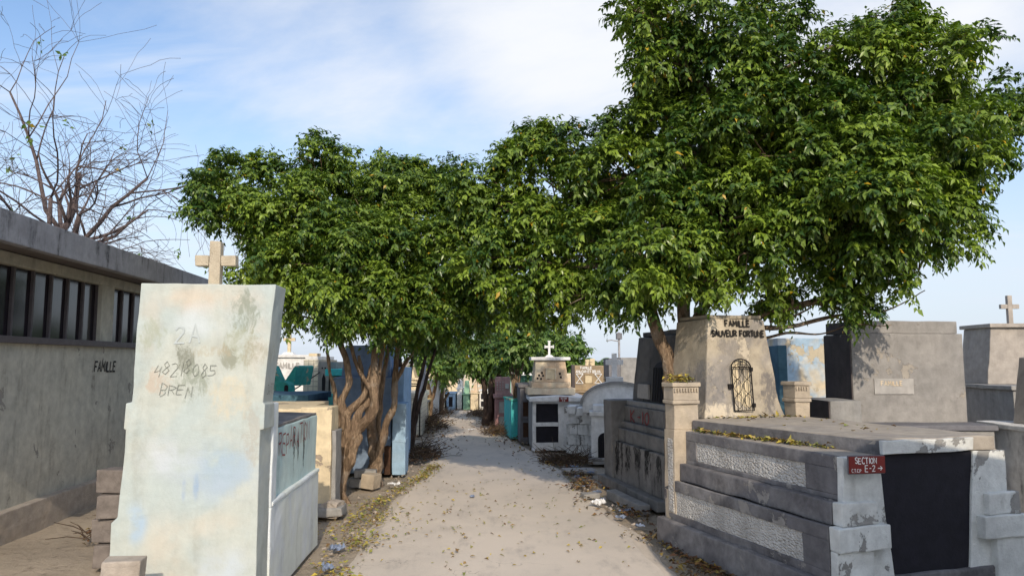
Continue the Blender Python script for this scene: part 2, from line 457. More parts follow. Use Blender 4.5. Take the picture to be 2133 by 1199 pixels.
def concrete_path():
    t = NT('dusty_concrete_path')
    co = t.coords(False)
    n1 = t.noise(co, 0.8, 8, rough=0.62, dist=0.4)
    col = t.mix(t.rng(n1, 0.35, 0.68), (0.64, 0.56, 0.47), (0.56, 0.495, 0.42))
    col = t.mix(t.rng(t.noise(co, 3.2, 8, (1, 0.35, 1), rough=0.7), 0.50, 0.74, 0, 0.6), col, (0.30, 0.27, 0.24))
    col = t.mix(t.rng(t.noise(co, 0.35, 5, rough=0.6), 0.45, 0.65, 0, 0.3), col, (0.47, 0.43, 0.385))
    col = t.mix(t.rng(t.noise(co, 14, 6, rough=0.7), 0.6, 0.75, 0, 0.35), col, (0.52, 0.46, 0.38))
    v = t.n('ShaderNodeTexVoronoi')
    v.feature = 'DISTANCE_TO_EDGE'
    v.inputs['Scale'].default_value = 0.42
    dm = t.n('ShaderNodeVectorMath', operation='ADD')
    t.put(co, dm.inputs[0])
    nn = t.n('ShaderNodeTexNoise')
    nn.inputs['Scale'].default_value = 3.0
    nn.inputs['Detail'].default_value = 6
    t.put(co, nn.inputs['Vector'])
    t.put(nn.outputs['Color'], dm.inputs[1])
    t.put(dm.outputs[0], v.inputs['Vector'])
    crack = t.rng(v.outputs['Distance'], 0.003, 0.0005)
    keep = t.rng(t.noise(co, 0.6, 3), 0.5, 0.6)
    col = t.mix(t.math('MULTIPLY', t.math('MULTIPLY', crack, keep), 0.5), col, (0.12, 0.1, 0.085))
    nrm = t.bump(n1, 0.3, 0.05)
    nrm = t.bump(t.noise(co, 60, 6, rough=0.7), 0.35, 0.01, nrm)
    return t.done(col, 0.92, nrm, 0.2)


def dirt():
    t = NT('sandy_dirt')
    co = t.coords(False)
    col = t.mix(t.rng(t.noise(co, 0.9, 8, rough=0.65), 0.35, 0.65), (0.44, 0.37, 0.29), (0.33, 0.28, 0.22))
    col = t.mix(t.rng(t.noise(co, 9, 8, rough=0.75), 0.52, 0.7, 0, 0.6), col, (0.14, 0.115, 0.085))
    nrm = t.bump(t.noise(co, 12, 8, rough=0.7), 0.7, 0.05)
    return t.done(col, 0.95, nrm, 0.1)


def tiles(name, c1, c2, sc):
    t = NT(name)
    co = t.coords(False)
    m = t.n('ShaderNodeMapping')
    m.inputs['Rotation'].default_value = (R(90), 0, 0)
    t.put(co, m.inputs['Vector'])
    b = t.n('ShaderNodeTexBrick')
    b.offset = 0.0
    b.inputs['Color1'].default_value = (*c1, 1)
    b.inputs['Color2'].default_value = (*[x * 0.93 for x in c1], 1)
    b.inputs['Mortar'].default_value = (*c2, 1)
    b.inputs['Scale'].default_value = 1.0
    b.inputs['Brick Width'].default_value = sc
    b.inputs['Row Height'].default_value = sc
    b.inputs['Mortar Size'].default_value = 0.008
    t.put(m.outputs[0], b.inputs['Vector'])
    return t.done(b.outputs['Color'], 0.3, t.bump(b.outputs['Fac'], 0.3, -0.005), 0.4)


M['stucco'] = stucco()
M['path'] = concrete_path()
M['dirt'] = dirt()
M['tiles'] = tiles('white_glazed_tiles', (0.72, 0.68, 0.56), (0.42, 0.39, 0.33), 0.1)


# ------------------------------------------------------------------ scene graph helpers
def tag(o, label=None, cat=None, group=None, kind=None):
    if label:
        o['label'] = label
    if cat:
        o['category'] = cat
    if group:
        o['group'] = group
    if kind:
        o['kind'] = kind
    return o


def root(name, label, cat, loc=(0, 0, 0), rot=0.0, group=None):
    o = bpy.data.objects.new(name, None)
    o.empty_display_size = 0.1
    COL.objects.link(o)
    o.location = loc
    o.rotation_euler = (0, 0, R(rot))
    return tag(o, label, cat, group)


def link(name, me, mat, parent=None, label=None, kind=None):
    o = bpy.data.objects.new(name, me)
    COL.objects.link(o)
    if mat is not None and not me.materials:
        me.materials.append(M[mat] if isinstance(mat, str) else mat)
    if parent is not None:
        o.parent = parent
    return tag(o, label, None, None, kind)


def done(name, bm, mat, parent=None, bev=0.008, rough=0.0, smooth=False, label=None, kind=None):
    bmesh.ops.recalc_face_normals(bm, faces=bm.faces)
    if bev > 0:
        ed = [e for e in bm.edges if len(e.link_faces) == 2 and e.calc_face_angle(0) > 0.5]
        if ed:
            bmesh.ops.bevel(bm, geom=ed, offset=bev, segments=2, affect='EDGES', clamp_overlap=True, profile=0.6)
    if rough > 0:
        for _ in range(3):
            ed = [e for e in bm.edges if e.calc_length() > 0.16]
            if not ed:
                break
            bmesh.ops.subdivide_edges(bm, edges=ed, cuts=1, use_grid_fill=True)
        big = [f for f in bm.faces if len(f.verts) > 4]
        if big:
            bmesh.ops.triangulate(bm, faces=big)
        off = Vector((parent.location.x * 3.1, parent.location.y * 1.7, 0)) if parent else Vector()
        for v in bm.verts:
            q = v.co * 3.0 + off
            q2 = v.co * 13.0 + off
            v.co += noise.noise_vector(q) * rough * 1.9 + noise.noise_vector(q2) * rough * 1.5
    me = bpy.data.meshes.new(name)
    bm.to_mesh(me)
    bm.free()
    if smooth:
        me.polygons.foreach_set('use_smooth', [True] * len(me.polygons))
    return link(name, me, mat, parent, label, kind)


def box(bm, x0, x1, y0, y1, z0, z1, tx=0.0, ty=0.0, ty1=None):
    """box whose top is drawn in by tx on both x sides and ty on the y sides"""
    if ty1 is None:
        ty1 = ty
    co = [(x0, y0, z0), (x1, y0, z0), (x1, y1, z0), (x0, y1, z0),
          (x0 + tx, y0 + ty, z1), (x1 - tx, y0 + ty, z1), (x1 - tx, y1 - ty1, z1), (x0 + tx, y1 - ty1, z1)]
    v = [bm.verts.new(c) for c in co]
    for f in ((0, 3, 2, 1), (4, 5, 6, 7), (0, 1, 5, 4), (1, 2, 6, 5), (2, 3, 7, 6), (3, 0, 4, 7)):
        bm.faces.new([v[i] for i in f])


def prism(bm, outline, y0, y1, lean=0.0):
    """(x, z) outline extruded from y0 to y1; lean moves both faces back per metre of height"""
    a = [bm.verts.new((x, y0 + lean * z, z)) for x, z in outline]
    b = [bm.verts.new((x, y1 + lean * z, z)) for x, z in outline]
    n = len(outline)
    bm.faces.new(a)
    bm.faces.new(list(reversed(b)))
    for i in range(n):
        bm.faces.new([a[i], b[i], b[(i + 1) % n], a[(i + 1) % n]])


def prism_h(bm, outline, z0, z1):
    a = [bm.verts.new((x, y, z0)) for x, y in outline]
    b = [bm.verts.new((x, y, z1)) for x, y in outline]
    n = len(outline)
    bm.faces.new(list(reversed(a)))
    bm.faces.new(b)
    for i in range(n):
        bm.faces.new([a[i], a[(i + 1) % n], b[(i + 1) % n], b[i]])


def tube(bm, pts, rad, n=6, cap=True, wob=0.0, seed=0):
    pts = [Vector(p) for p in pts]
    if not hasattr(rad, '__len__'):
        rad = [rad] * len(pts)
    rings = []
    up = Vector((0.3, 0.9, 0.2)).normalized()
    for i, p in enumerate(pts):
        t = (pts[min(i + 1, len(pts) - 1)] - pts[max(i - 1, 0)])
        t = t.normalized() if t.length > 1e-9 else Vector((0, 0, 1))
        a = up - t * up.dot(t)
        if a.length < 1e-3:
            a = t.orthogonal()
        a.normalize()
        up = a
        b = t.cross(a)
        ring = []
        for k in range(n):
            an = 2 * math.pi * k / n
            rr = rad[i]
            if wob:
                q = p * 6 + Vector((math.cos(an), math.sin(an), seed * 3.7)) * 0.9
                rr *= 1 + wob * noise.noise(q) + wob * 0.5 * noise.noise(q * 2.7)
            ring.append(bm.verts.new(p + (a * math.cos(an) + b * math.sin(an)) * rr))
        rings.append(ring)
    for i in range(len(rings) - 1):
        for k in range(n):
            bm.faces.new([rings[i][k], rings[i][(k + 1) % n], rings[i + 1][(k + 1) % n], rings[i + 1][k]])
    if cap:
        bm.faces.new(list(reversed(rings[0])))
        bm.faces.new(rings[-1])


def P(name, parent, mat, *shapes, bev=0.008, rough=0.0, label=None, kind=None, smooth=False):
    """one part made of box tuples / callables"""
    bm = bmesh.new()
    for s in shapes:
        if callable(s):
            s(bm)
        else:
            box(bm, *s)
    return done(name, bm, mat, parent, bev, rough, smooth, label, kind)


# ------------------------------------------------------------------ stroke lettering
GL = {
    'A': [[(0, 0), (.3, 1), (.6, 0)], [(.12, .36), (.48, .36)]],
    'B': [[(0, 0), (0, 1), (.38, .96), (.5, .77), (.38, .55), (.03, .52)], [(.36, .53), (.58, .3), (.42, .03), (0.03, .01)]],
    'C': [[(.56, .84), (.4, 1), (.15, .92), (0, .5), (.15, .08), (.4, 0), (.56, .16)]],
    'D': [[(0, 0), (0, 1), (.35, .95), (.56, .7), (.56, .3), (.35, .05), (0.03, .01)]],
    'E': [[(.55, 1), (0, 1), (0, 0), (.55, 0)], [(.02, .52), (.45, .52)]],
    'F': [[(.55, 1), (0, 1), (0, 0)], [(.02, .52), (.42, .52)]],
    'I': [[(.12, 0), (.12, 1)]],
    'K': [[(0, 0), (0, 1)], [(.52, 1), (.03, .45), (.55, 0)]],
    'L': [[(0, 1), (0, 0), (.5, 0)]],
    'M': [[(0, 0), (.04, 1), (.34, .4), (.64, 1), (.68, 0)]],
    'N': [[(0, 0), (0, 1), (.56, 0), (.56, 1)]],
    'O': [[(.3, 1), (.06, .8), (0, .5), (.06, .2), (.3, 0), (.54, .2), (.6, .5), (.54, .8), (.31, 1)]],
    'P': [[(0, 0), (0, 1), (.4, .96), (.54, .75), (.4, .5), (.03, .46)]],
    'R': [[(0, 0), (0, 1), (.4, .96), (.54, .75), (.4, .54), (.03, .5)], [(.25, .5), (.56, 0)]],
    'S': [[(.54, .86), (.32, 1), (.06, .86), (.08, .6), (.46, .44), (.54, .18), (.3, 0), (.02, .14)]],
    'T': [[(0, 1), (.6, 1)], [(.3, .97), (.3, 0)]],
    'U': [[(0, 1), (0, .25), (.15, .02), (.42, .02), (.56, .25), (.56, 1)]],
    'V': [[(0, 1), (.3, 0), (.6, 1)]],
    '0': [[(.25, 1), (.05, .8), (0, .5), (.05, .2), (.25, 0), (.45, .2), (.5, .5), (.45, .8), (.26, 1)]],
    '1': [[(.15, 0), (.15, 1)]],
    '2': [[(.02, .8), (.2, 1), (.45, .9), (.45, .65), (0, 0), (.55, .03)]],
    '3': [[(.02, .9), (.3, 1), (.45, .78), (.2, .54), (.48, .3), (.3, 0), (0, .1)]],
    '4': [[(.4, 0), (.45, .9), (.42, .45), (.0, .42), (.12, .95)]],
    '5': [[(.5, 1), (.1, 1), (.05, .58), (.4, .55), (.5, .28), (.3, 0), (0, .08)]],
    '6': [[(.45, 1), (.1, .6), (.02, .25), (.22, 0), (.45, .2), (.36, .45), (.06, .3)]],
    '7': [[(0, 1), (.5, 1), (.15, 0)]],
    '8': [[(.26, .52), (.06, .75), (.25, 1), (.45, .76), (.24, .5), (.02, .25), (.24, 0), (.5, .25), (.28, .53)]],
    '-': [[(.05, .5), (.4, .5)]],
    '.': [[(.08, 0), (.16, .1)]],
    '>': [[(0, .5), (.8, .5)], [(.5, .82), (.84, .5), (.5, .18)]],
    '|': [[(.1, -.1), (.1, 1.1)]],
}


def scribe(bm, text, o, u, v, h, wid, gap=0.22, jit=0.0, seed=1, slope=0.0, n=None):
    """flat ribbons of the strokes of text on the plane o + u*x + v*z, facing n"""
    rn = random.Random(seed)
    o, u, v = Vector(o), Vector(u), Vector(v)
    n = Vector(n) if n is not None else u.cross(v)
    x = 0.0
    lift = 0.0
    for ch in text:
        if ch == ' ':
            x += 0.5
            continue
        dy = rn.uniform(-jit, jit)
        sc = 1 + rn.uniform(-jit, jit)
        for st in GL[ch]:
            pts = []
            for (a, b) in st:
                a2 = a + rn.uniform(-jit, jit) * 0.35 + slope * b
                b2 = (b + rn.uniform(-jit, jit) * 0.35) * sc + dy
                pts.append(Vector(((x + a2) * h, b2 * h)))
            fine = []
            for i in range(len(pts) - 1):
                fine.append(pts[i])
            fine.append(pts[-1])
            lift += 0.00035
            L, Rr = [], []
            for i, p in enumerate(fine):
                d0 = (fine[i] - fine[i - 1]).normalized() if i > 0 else None
                d1 = (fine[i + 1] - fine[i]).normalized() if i < len(fine) - 1 else None
                if d0 is None:
                    d0 = d1
                if d1 is None:
                    d1 = d0
                t = d0 + d1
                t = t.normalized() if t.length > 0.2 else d1
                nn = Vector((-t.y, t.x))
                k = max(0.45, abs(nn.dot(Vector((-d1.y, d1.x)))))
                ww = wid * 0.5 / k
                L.append(p + nn * ww)
                Rr.append(p - nn * ww)
            if len(fine) >= 2:
                vl = [bm.verts.new(o + u * q.x + v * q.y + n * (0.002 + lift)) for q in L]
                vr = [bm.verts.new(o + u * q.x + v * q.y + n * (0.002 + lift)) for q in Rr]
                for i in range(len(vl) - 1):
                    bm.faces.new([vl[i], vr[i], vr[i + 1], vl[i + 1]])
        wch = max(a for st in GL[ch] for a, b in st)
        x += wch + gap
    return x * h


def text_width(text, gap=0.22):
    x = 0
    for ch in text:
        x += 0.5 if ch == ' ' else max(a for st in GL[ch] for a, b in st) + gap
    return x - gap


def inscription(name, parent, mat, items):
    bm = bmesh.new()
    for it in items:
        scribe(bm, **it)
    me = bpy.data.meshes.new(name)
    bm.to_mesh(me)
    bm.free()
    return link(name, me, mat, parent)


# ------------------------------------------------------------------ the setting: ground and path
def grid_mesh(name, xs, ys, zf, mat):
    vs = [(x, y, zf(x, y)) for y in ys for x in xs]
    nx = len(xs)
    fs = [(j * nx + i, j * nx + i + 1, (j + 1) * nx + i + 1, (j + 1) * nx + i) for j in range(len(ys) - 1) for i in range(nx - 1)]
    me = bpy.data.meshes.new(name)
    me.from_pydata(vs, [], fs)
    me.polygons.foreach_set('use_smooth', [True] * len(fs))
    return link(name, me, mat)


xs = [-900, -300, -120, -60, -30] + [-20 + i * 0.5 for i in range(81)] + [30, 60, 120, 300, 900]
ys = [-300, -60, -20, -8] + [-4 + i * 0.5 for i in range(89)] + [48, 60, 90, 160, 400, 1500]


def ground_z(x, y):
    if abs(x) > 20 or y > 41:
        return -0.05
    return -0.05 + 0.025 * noise.noise((x * 0.9, y * 0.9, 0)) + 0.012 * noise.noise((x * 3, y * 3, 5))


tag(grid_mesh('ground', xs, ys, ground_z, 'dirt'), kind='structure')

# path edges read off the photograph on the ground plane: (Y, left X, right X)
PATH = [(-6, -1.55, 1.75), (0, -1.55, 1.7), (4, -1.55, 1.6), (6.5, -1.56, 1.5), (9, -1.58, 1.2), (11, -1.55, 0.98), (14.4, -1.65, 0.55),
        (17, -1.85, 0.05), (20, -2.1, -0.45), (23, -2.35, -0.95), (26.4, -2.6, -1.2)]


def path_edges(y):
    for (a, l0, r0), (b, l1, r1) in zip(PATH, PATH[1:]):
        if a <= y <= b:
            f = (y - a) / (b - a)
            return l0 + (l1 - l0) * f, r0 + (r1 - r0) * f
    return PATH[-1][1:]


def build_path():
    vs, fs = [], []
    y = -6.0
    rows = []
    nx = 13
    while y <= 26.4:
        l, r = path_edges(y)
        l += 0.07 * noise.noise((1.3, y * 1.1, 0)) + 0.03 * noise.noise((1.3, y * 5, 0))
        r += 0.10 * noise.noise((7.3, y * 1.1, 0)) + 0.04 * noise.noise((9.3, y * 5, 0))
        row = []
        for i in range(nx):
            x = l + (r - l) * i / (nx - 1)
            z = 0.006 * noise.noise((x, y, 2)) + (-0.09 if i in (0, nx - 1) else 0.0)
            if i == 0:
                x -= 0.02
            if i == nx - 1:
                x += 0.02
            vs.append((x, y, z))
            row.append(len(vs) - 1)
        rows.append(row)
        y += 0.2
    for a, b in zip(rows, rows[1:]):
        for i in range(nx - 1):
            fs.append((a[i], a[i + 1], b[i + 1], b[i]))
    me = bpy.data.meshes.new('path')
    me.from_pydata(vs, [], fs)
    tag(link('path', me, 'path'), kind='structure')


build_path()


# ------------------------------------------------------------------ pale turquoise tomb, left foreground
def left_tomb():
    t = root('tomb', 'pale turquoise and cream tomb with tall scrawled headstone in the left foreground', 'tomb', (-1.72, 5.2, 0), 3.2)
    out = [(-0.97, 0), (0.0, 0), (-0.005, 1.23), (0.02, 1.235), (0.02, 1.40), (0.005, 1.41), (0.075, 2.23), (-0.845, 2.24),
           (-0.875, 1.42), (-0.915, 1.41), (-0.915, 1.245), (-0.90, 1.24), (-0.925, 0.66), (-0.97, 0.62)]
    h = P('headstone', t, 'head', lambda b: prism(b, out, 0, 0.28), bev=0.012, rough=0.0035)
    P('shoulder_block', t, 'lav_side', (-0.905, 0.012, 0.283, 0.43, 0.66, 1.40), bev=0.012, rough=0.003)
    P('chest', t, 'teal_side', (-0.98, -0.012, 0.432, 1.97, 0.66, 1.2), bev=0.012, rough=0.004)
    P('plinth', t, 'lav_side', (-0.96, 0.014, 0.284, 1.985, 0.0, 0.664), bev=0.012, rough=0.004)
    P('molding', t, 'lav_side', (-0.99, 0.022, 0.30, 1.992, 0.665, 0.70), bev=0.014, rough=0.003)
    P('top_slab', t, 'dark_top', (-0.975, -0.02, 0.434, 1.965, 1.2, 1.222), bev=0.006, rough=0.004)
    P('cross', t, 'cross_stone',
      (-0.425, -0.345, 0.085, 0.165, 2.235, 2.55), (-0.527, -0.427, 0.087, 0.163, 2.372, 2.448), (-0.343, -0.235, 0.087, 0.163, 2.372, 2.448),
      bev=0.008, rough=0.004)
    f = dict(u=(1, 0, 0), v=(0, 0, 1), n=(0, -1, 0))
    inscription('graffiti', h, 'pencil', [
        dict(text='48218085', o=(-0.73, -0.004, 1.60), h=0.085, wid=0.0035, gap=0.16, jit=0.2, seed=3, slope=0.15, **f)])
    inscription('graffiti', h, 'pencil', [
        dict(text='BREN', o=(-0.69, -0.004, 1.46), h=0.075, wid=0.0033, gap=0.2, jit=0.22, seed=5, slope=0.2, **f)])
    inscription('faint_graffiti', h, 'faint_ink', [
        dict(text='2A', o=(-0.60, -0.004, 1.83), h=0.12, wid=0.012, gap=0.25, jit=0.08, seed=4, **f)])
    inscription('side_graffiti', h, 'pencil', [
        dict(text='367754', o=(0.024, 0.03, 1.475), u=(0, 1, 0), v=(0.08, 0, 1), n=(1, 0, -0.08), h=0.062, wid=0.005, gap=0.1, jit=0.12, seed=8)])
    c = [x for x in t.children if x.name.startswith('chest')][0]
    inscription('red_graffiti', c, 'red_scrawl', [
        dict(text='REPARATION', o=(-0.004, 0.52, 1.0), u=(0, 1, 0), v=(0, 0, 1), n=(1, 0, 0), h=0.155, wid=0.013, gap=0.16, jit=0.13, seed=12)])


left_tomb()


def blob(name, label, cat, loc, size, mat, seed, group=None, sub=2, flatz=0.0):
    rn = random.Random(seed)
    bm = bmesh.new()
    bmesh.ops.create_cube(bm, size=2.0)
    bmesh.ops.subdivide_edges(bm, edges=bm.edges[:], cuts=3, use_grid_fill=True)
    for v in bm.verts:
        n = v.co.normalized()
        v.co = v.co.lerp(n * 1.25, 0.42)
        v.co += noise.noise_vector(v.co * 1.1 + Vector((seed * 3.3, 0, 0))) * 0.28 + noise.noise_vector(v.co * 3 + Vector((seed, 2, 0))) * 0.08
        v.co = Vector((v.co.x * size[0] / 2, v.co.y * size[1] / 2, max(v.co.z, -0.95) * size[2] / 2))
    mn = min(v.co.z for v in bm.verts)
    for v in bm.verts:
        v.co.z -= mn
    o = done(name, bm, mat, None, 0)
    o.location = loc
    o.rotation_euler = (0, 0, rn.uniform(0, 6))
    return tag(o, label, cat, group)


def block(name, label, cat, loc, size, rot, mat, seed, group=None):
    bm = bmesh.new()
    box(bm, -size[0] / 2, size[0] / 2, -size[1] / 2, size[1] / 2, 0, size[2])
    o = done(name, bm, mat, None, 0.012, 0)
    for v in o.data.vertices:
        v.co += noise.noise_vector(v.co * 9 + Vector((seed, 0, 0))) * 0.012
    o.location = loc
    o.rotation_euler = (R(rot[0]), R(rot[1]), R(rot[2]))
    return tag(o, label, cat, group)


block('concrete_block', 'broken concrete block against foot of the scrawled headstone', 'rubble', (-2.40, 4.72, -0.02), (0.22, 0.16, 0.52), (0, 3, 12), 'stone', 1)


# ------------------------------------------------------------------ family mausoleum at the far left
def mausoleum():
    # local: +y along the wall away from the camera, +x out of the wall towards the path
    t = root('mausoleum', 'flat roofed grey mausoleum with dark windows at the left edge', 'mausoleum', (-4.72, 4.4, 0), 5.2)
    L = 8.0
    P('wall', t, 'wallgrey', (-4.2, 0, 0, L, 0, 1.93), (-4.2, 0, 0, L, 2.66, 2.78), *[(-4.2, 0, y, y + 0.35, 1.93, 2.66) for y in (0.0, 2.45, 5.05, 7.65)], bev=0.006)
    P('sill', t, 'winframe', (-0.2, 0.06, 0.3, L - 0.3, 1.88, 1.95), bev=0.006)
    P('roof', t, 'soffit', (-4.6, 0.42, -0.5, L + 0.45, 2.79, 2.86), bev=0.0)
    P('roof_edge', t, 'fascia', (0.40, 0.50, -0.55, L + 0.5, 2.74, 3.02), (-4.7, 0.398, L + 0.42, L + 0.5, 2.74, 3.02), (-4.7, 0.398, -0.55, -0.47, 2.74, 3.02), (-4.6, 0.395, -0.46, L + 0.41, 2.865, 2.99), bev=0.01, rough=0.003)
    for y0, y1 in ((0.36, 2.44), (2.81, 5.04), (5.41, 7.64)):
        w = P('window', t, 'glass', (-0.1, -0.08, y0, y1, 1.95, 2.655), bev=0)
        n = 6
        for k in range(n + 1):
            y = y0 + (y1 - y0) * k / n
            P('frame', w, 'winframe', (-0.078, -0.045, max(y0, y - 0.018), min(y1, y + 0.018), 1.952, 2.653), bev=0.003)
    inscription('inscription', t, 'black_ink', [
        dict(text='FAMILLE', o=(0.002, 4.93, 1.57), u=(0, 1, 0), v=(0, 0, 1), n=(1, 0, 0), h=0.125, wid=0.022, gap=0.2, slope=0.15)])
    P('plinth', t, 'stone', (-4.25, 0.1, -0.05, L + 0.05, -0.1, 0.25), bev=0.015, rough=0.006)


mausoleum()
# rubble and a few old blocks between the mausoleum and the turquoise tomb
rn = random.Random(5)
for i, (x, y, z, rz, w) in enumerate([(-3.28, 6.5, 0.0, 10, .4), (-3.32, 6.52, 0.2, 4, .38), (-3.30, 6.5, 0.4, 14, .36), (-3.31, 6.52, 0.6, -3, .36)]):
    lab = ['lowest block of the brown pile left of the scrawled headstone', 'second block up in the brown pile left of the scrawled headstone',
           'third block up in the brown pile left of the scrawled headstone', 'topmost block of the brown pile left of the scrawled headstone'][i]
    block('rubble_block', lab, 'block', (x, y, z), (w, 0.22, 0.19), (0, 0, rz), 'brick', i, 'brown blocks piled left of the headstone')


# ------------------------------------------------------------------ E-2 tomb, right foreground
def e2_tomb():
    t = root('tomb', 'grey and white stepped tomb with section sign and barred family headstone in the right foreground', 'tomb', (2.12, 5.16, 0), 17.8)
    Wd = 1.7
    P('base', t, 'grey_paint', (-0.06, Wd + 0.06, -0.05, 2.26, 0, 0.24), bev=0.014, rough=0.006)
    # lower tier: frame pieces round a sunk stucco panel
    P('lower_tier', t, 'grey_paint', (0.035, Wd - 0.035, 0.03, 2.17, 0.24, 0.585), bev=0.004)
    lf = P('lower_frame', t, 'grey_paint', (0.0, 0.034, 0.0, 2.2, 0.505, 0.60), (0.0, 0.034, 0.0, 0.26, 0.30, 0.505), (0.0, 0.034, 0.0, 2.2, 0.24, 0.30),
           (0.0, 0.034, 2.155, 2.2, 0.30, 0.505), bev=0.006, rough=0.0025)
    P('stucco_panel', t, 'stucco', (0.012, 0.0352, 0.26, 2.155, 0.30, 0.505), bev=0.0, rough=0.003)
    P('ledge', t, 'grey_paint', (0.055, Wd - 0.055, 0.02, 2.0, 0.60, 0.755), bev=0.014, rough=0.005)
    P('upper_tier', t, 'grey_paint', (0.155, Wd - 0.155, 0.05, 2.0, 0.755, 1.03), bev=0.004)
    P('upper_frame', t, 'grey_paint', (0.12, 0.156, 0.03, 2.0, 0.965, 1.05), (0.12, 0.156, 0.03, 0.36, 0.79, 0.965), (0.12, 0.156, 1.82, 2.0, 0.79, 0.965),
      (0.12, 0.156, 0.03, 2.0, 0.755, 0.79), bev=0.006, rough=0.0025)
    P('stucco_panel', t, 'stucco', (0.134, 0.1562, 0.36, 1.82, 0.79, 0.965), bev=0.0, rough=0.003)
    P('tier_top', t, 'slab', (0.157, Wd - 0.12, 0.035, 2.0, 1.031, 1.052), bev=0.006, rough=0.003)
    P('top_slab', t, 'slab', lambda b: prism_h(b, [(0.46, -0.02), (1.5, -0.02), (1.5, 2.0), (0.2, 2.0)], 1.052, 1.158), bev=0.012, rough=0.005)
    P('slab_edge', t, 'grey_paint', lambda b: prism_h(b, [(0.455, -0.016), (0.452, 0.03), (0.19, 1.99), (0.205, 1.99), (0.465, 0.0)], 1.053, 1.148), bev=0.0)
    # front: white piers, stepped blocks and the black closure
    P('front_band', t, 'white_chip', (0.44, Wd - 0.44, -0.055, -0.022, 1.06, 1.150), bev=0.006, rough=0.004)
    for nm, sgn in (('front_pier', 1), ('front_pier', -1)):
        def mx(x):
            return x if sgn > 0 else Wd - x
        def bx(b, x0, x1, *r):
            a, c = mx(x0), mx(x1)
            box(b, min(a, c), max(a, c), *r)
        p = P(nm, t, 'white_chip', lambda b: prism(b, [(mx(0.10), 0.0), (mx(0.54), 0.0), (mx(0.42), 1.048), (mx(0.122), 1.048)] if sgn > 0 else
              [(mx(0.54), 0.0), (mx(0.10), 0.0), (mx(0.122), 1.048), (mx(0.42), 1.048)], -0.03, 0.029), bev=0.006, rough=0.004)
        P('step_block', p, 'white_chip', lambda b: bx(b, 0.056, 0.36, -0.075, 0.018, 0.60, 0.753), bev=0.01, rough=0.005)
        P('step_block', p, 'white_chip', lambda b: bx(b, 0.002, 0.43, -0.10, -0.002, 0.44, 0.598), bev=0.01, rough=0.005)
        P('step_block', p, 'white_chip', lambda b: bx(b, 0.003, 0.30, -0.08, -0.003, 0.0, 0.438), bev=0.01, rough=0.005)
    P('closure', t, 'blackopen', lambda b: prism(b, [(0.53, 0.0), (1.17, 0.0), (1.28, 1.05), (0.42, 1.05)], -0.012, 0.028), bev=0)
    # back piers with a fluted cap (the left one is a planter)
    for x0 in (0.0, 1.36):
        x1 = x0 + (0.27 if x0 == 0 else 0.18)
        p = P('pier', t, 'pier', (x0, x1, 2.002, 2.19, 0.24 if x0 == 0 else 0.0, 1.06), (x0 + 0.012, x1, 2.012, 2.185, 1.06, 1.30), bev=0.008, rough=0.004)
        P('cap', p, 'pier', (x0 - 0.008, x1 + 0.008, 1.993, 2.2, 1.30, 1.335), (x0 + 0.0, x1, 2.0, 2.19, 1.335, 1.46), (x0 - 0.014, x1 + 0.014, 1.986, 2.205, 1.46, 1.50), bev=0.008, rough=0.003)
        for k in range(9 if x0 == 0 else 5):
            xx = x0 + 0.005 + k * 0.0295
            P('dentil', p, 'pier', (xx, xx + 0.014, 1.978, 2.0, 1.415, 1.448), bev=0.002)
    P('side_panel', t, 'stucco', (-0.004, 0.03, 2.03, 2.12, 0.31, 0.98), bev=0.002)
    # the leaning family headstone
    zb, zt = 1.14, 2.12
    def hs(b):
        co = [(0.39, 2.10, zb), (1.31, 2.10, zb), (1.31, 2.85, zb), (0.39, 2.85, zb),
              (0.43, 2.13, 1.33), (1.26, 2.13, 1.33), (1.26, 2.84, 1.33), (0.43, 2.84, 1.33),
              (0.52, 2.20, zt), (1.17, 2.20, zt), (1.17, 2.80, zt), (0.52, 2.80, zt)]
        v = [b.verts.new(c) for c in co]
        b.faces.new([v[i] for i in (0, 3, 2, 1)])
        b.faces.new([v[i] for i in (8, 9, 10, 11)])
        for k in (0, 4):
            for i in range(4):
                j = (i + 1) % 4
                b.faces.new([v[k + i], v[k + j], v[k + 4 + j], v[k + 4 + i]])
    h = P('headstone', t, 'famille', hs, bev=0.014, rough=0.005)
    P('headstone_foot', t, 'grey', (0.40, 1.30, 2.3, 2.84, 0.0, 1.139), bev=0.01)
    # arched niche with a wrought iron gate
    def yf(z):
        return 2.13 + (z - 1.33) * 0.0886
    def arch(cx, hw, z0, z1, n=10):
        return [(cx - hw, z0), (cx + hw, z0)] + [(cx + hw * math.cos(math.pi * i / n), z1 + hw * 0.75 * math.sin(math.pi * i / n)) for i in range(n + 1)]
    cx = 0.83
    a0 = arch(cx, 0.105, 1.22, 1.64)
    P('niche', h, 'cream', lambda b: prism(b, a0, 2.135 - 0.1245, 2.135 - 0.1, 0.0886), bev=0)  # flat pale plate stands in for the sunlit inside of a recess
    bm = bmesh.new()
    def pt(x, z, d=0.034):
        return (x, yf(z) - d, z)
    fr = arch(cx, 0.11, 1.22, 1.64)
    tube(bm, [pt(x, z) for x, z in fr + [fr[0]]], 0.0075, 5)
    for k in (-0.066, -0.022, 0.022, 0.066):
        top = 1.64 + 0.0825 * math.sqrt(max(0, 1 - (k / 0.11) ** 2))
        tube(bm, [pt(cx + k, 1.22), pt(cx + k, top)], 0.0036, 5)
    tube(bm, [pt(cx - 0.11, 1.64), pt(cx + 0.11, 1.64)], 0.006, 5)
    for z0 in (1.24, 1.38, 1.52):
        for s in (-1, 1):
            for c0 in (-0.055, 0.055):
                tube(bm, [pt(cx + c0 + s * 0.05 * math.sin(math.pi * i / 8), z0 + 0.15 * i / 8, 0.041) for i in range(9)], 0.0028, 4)
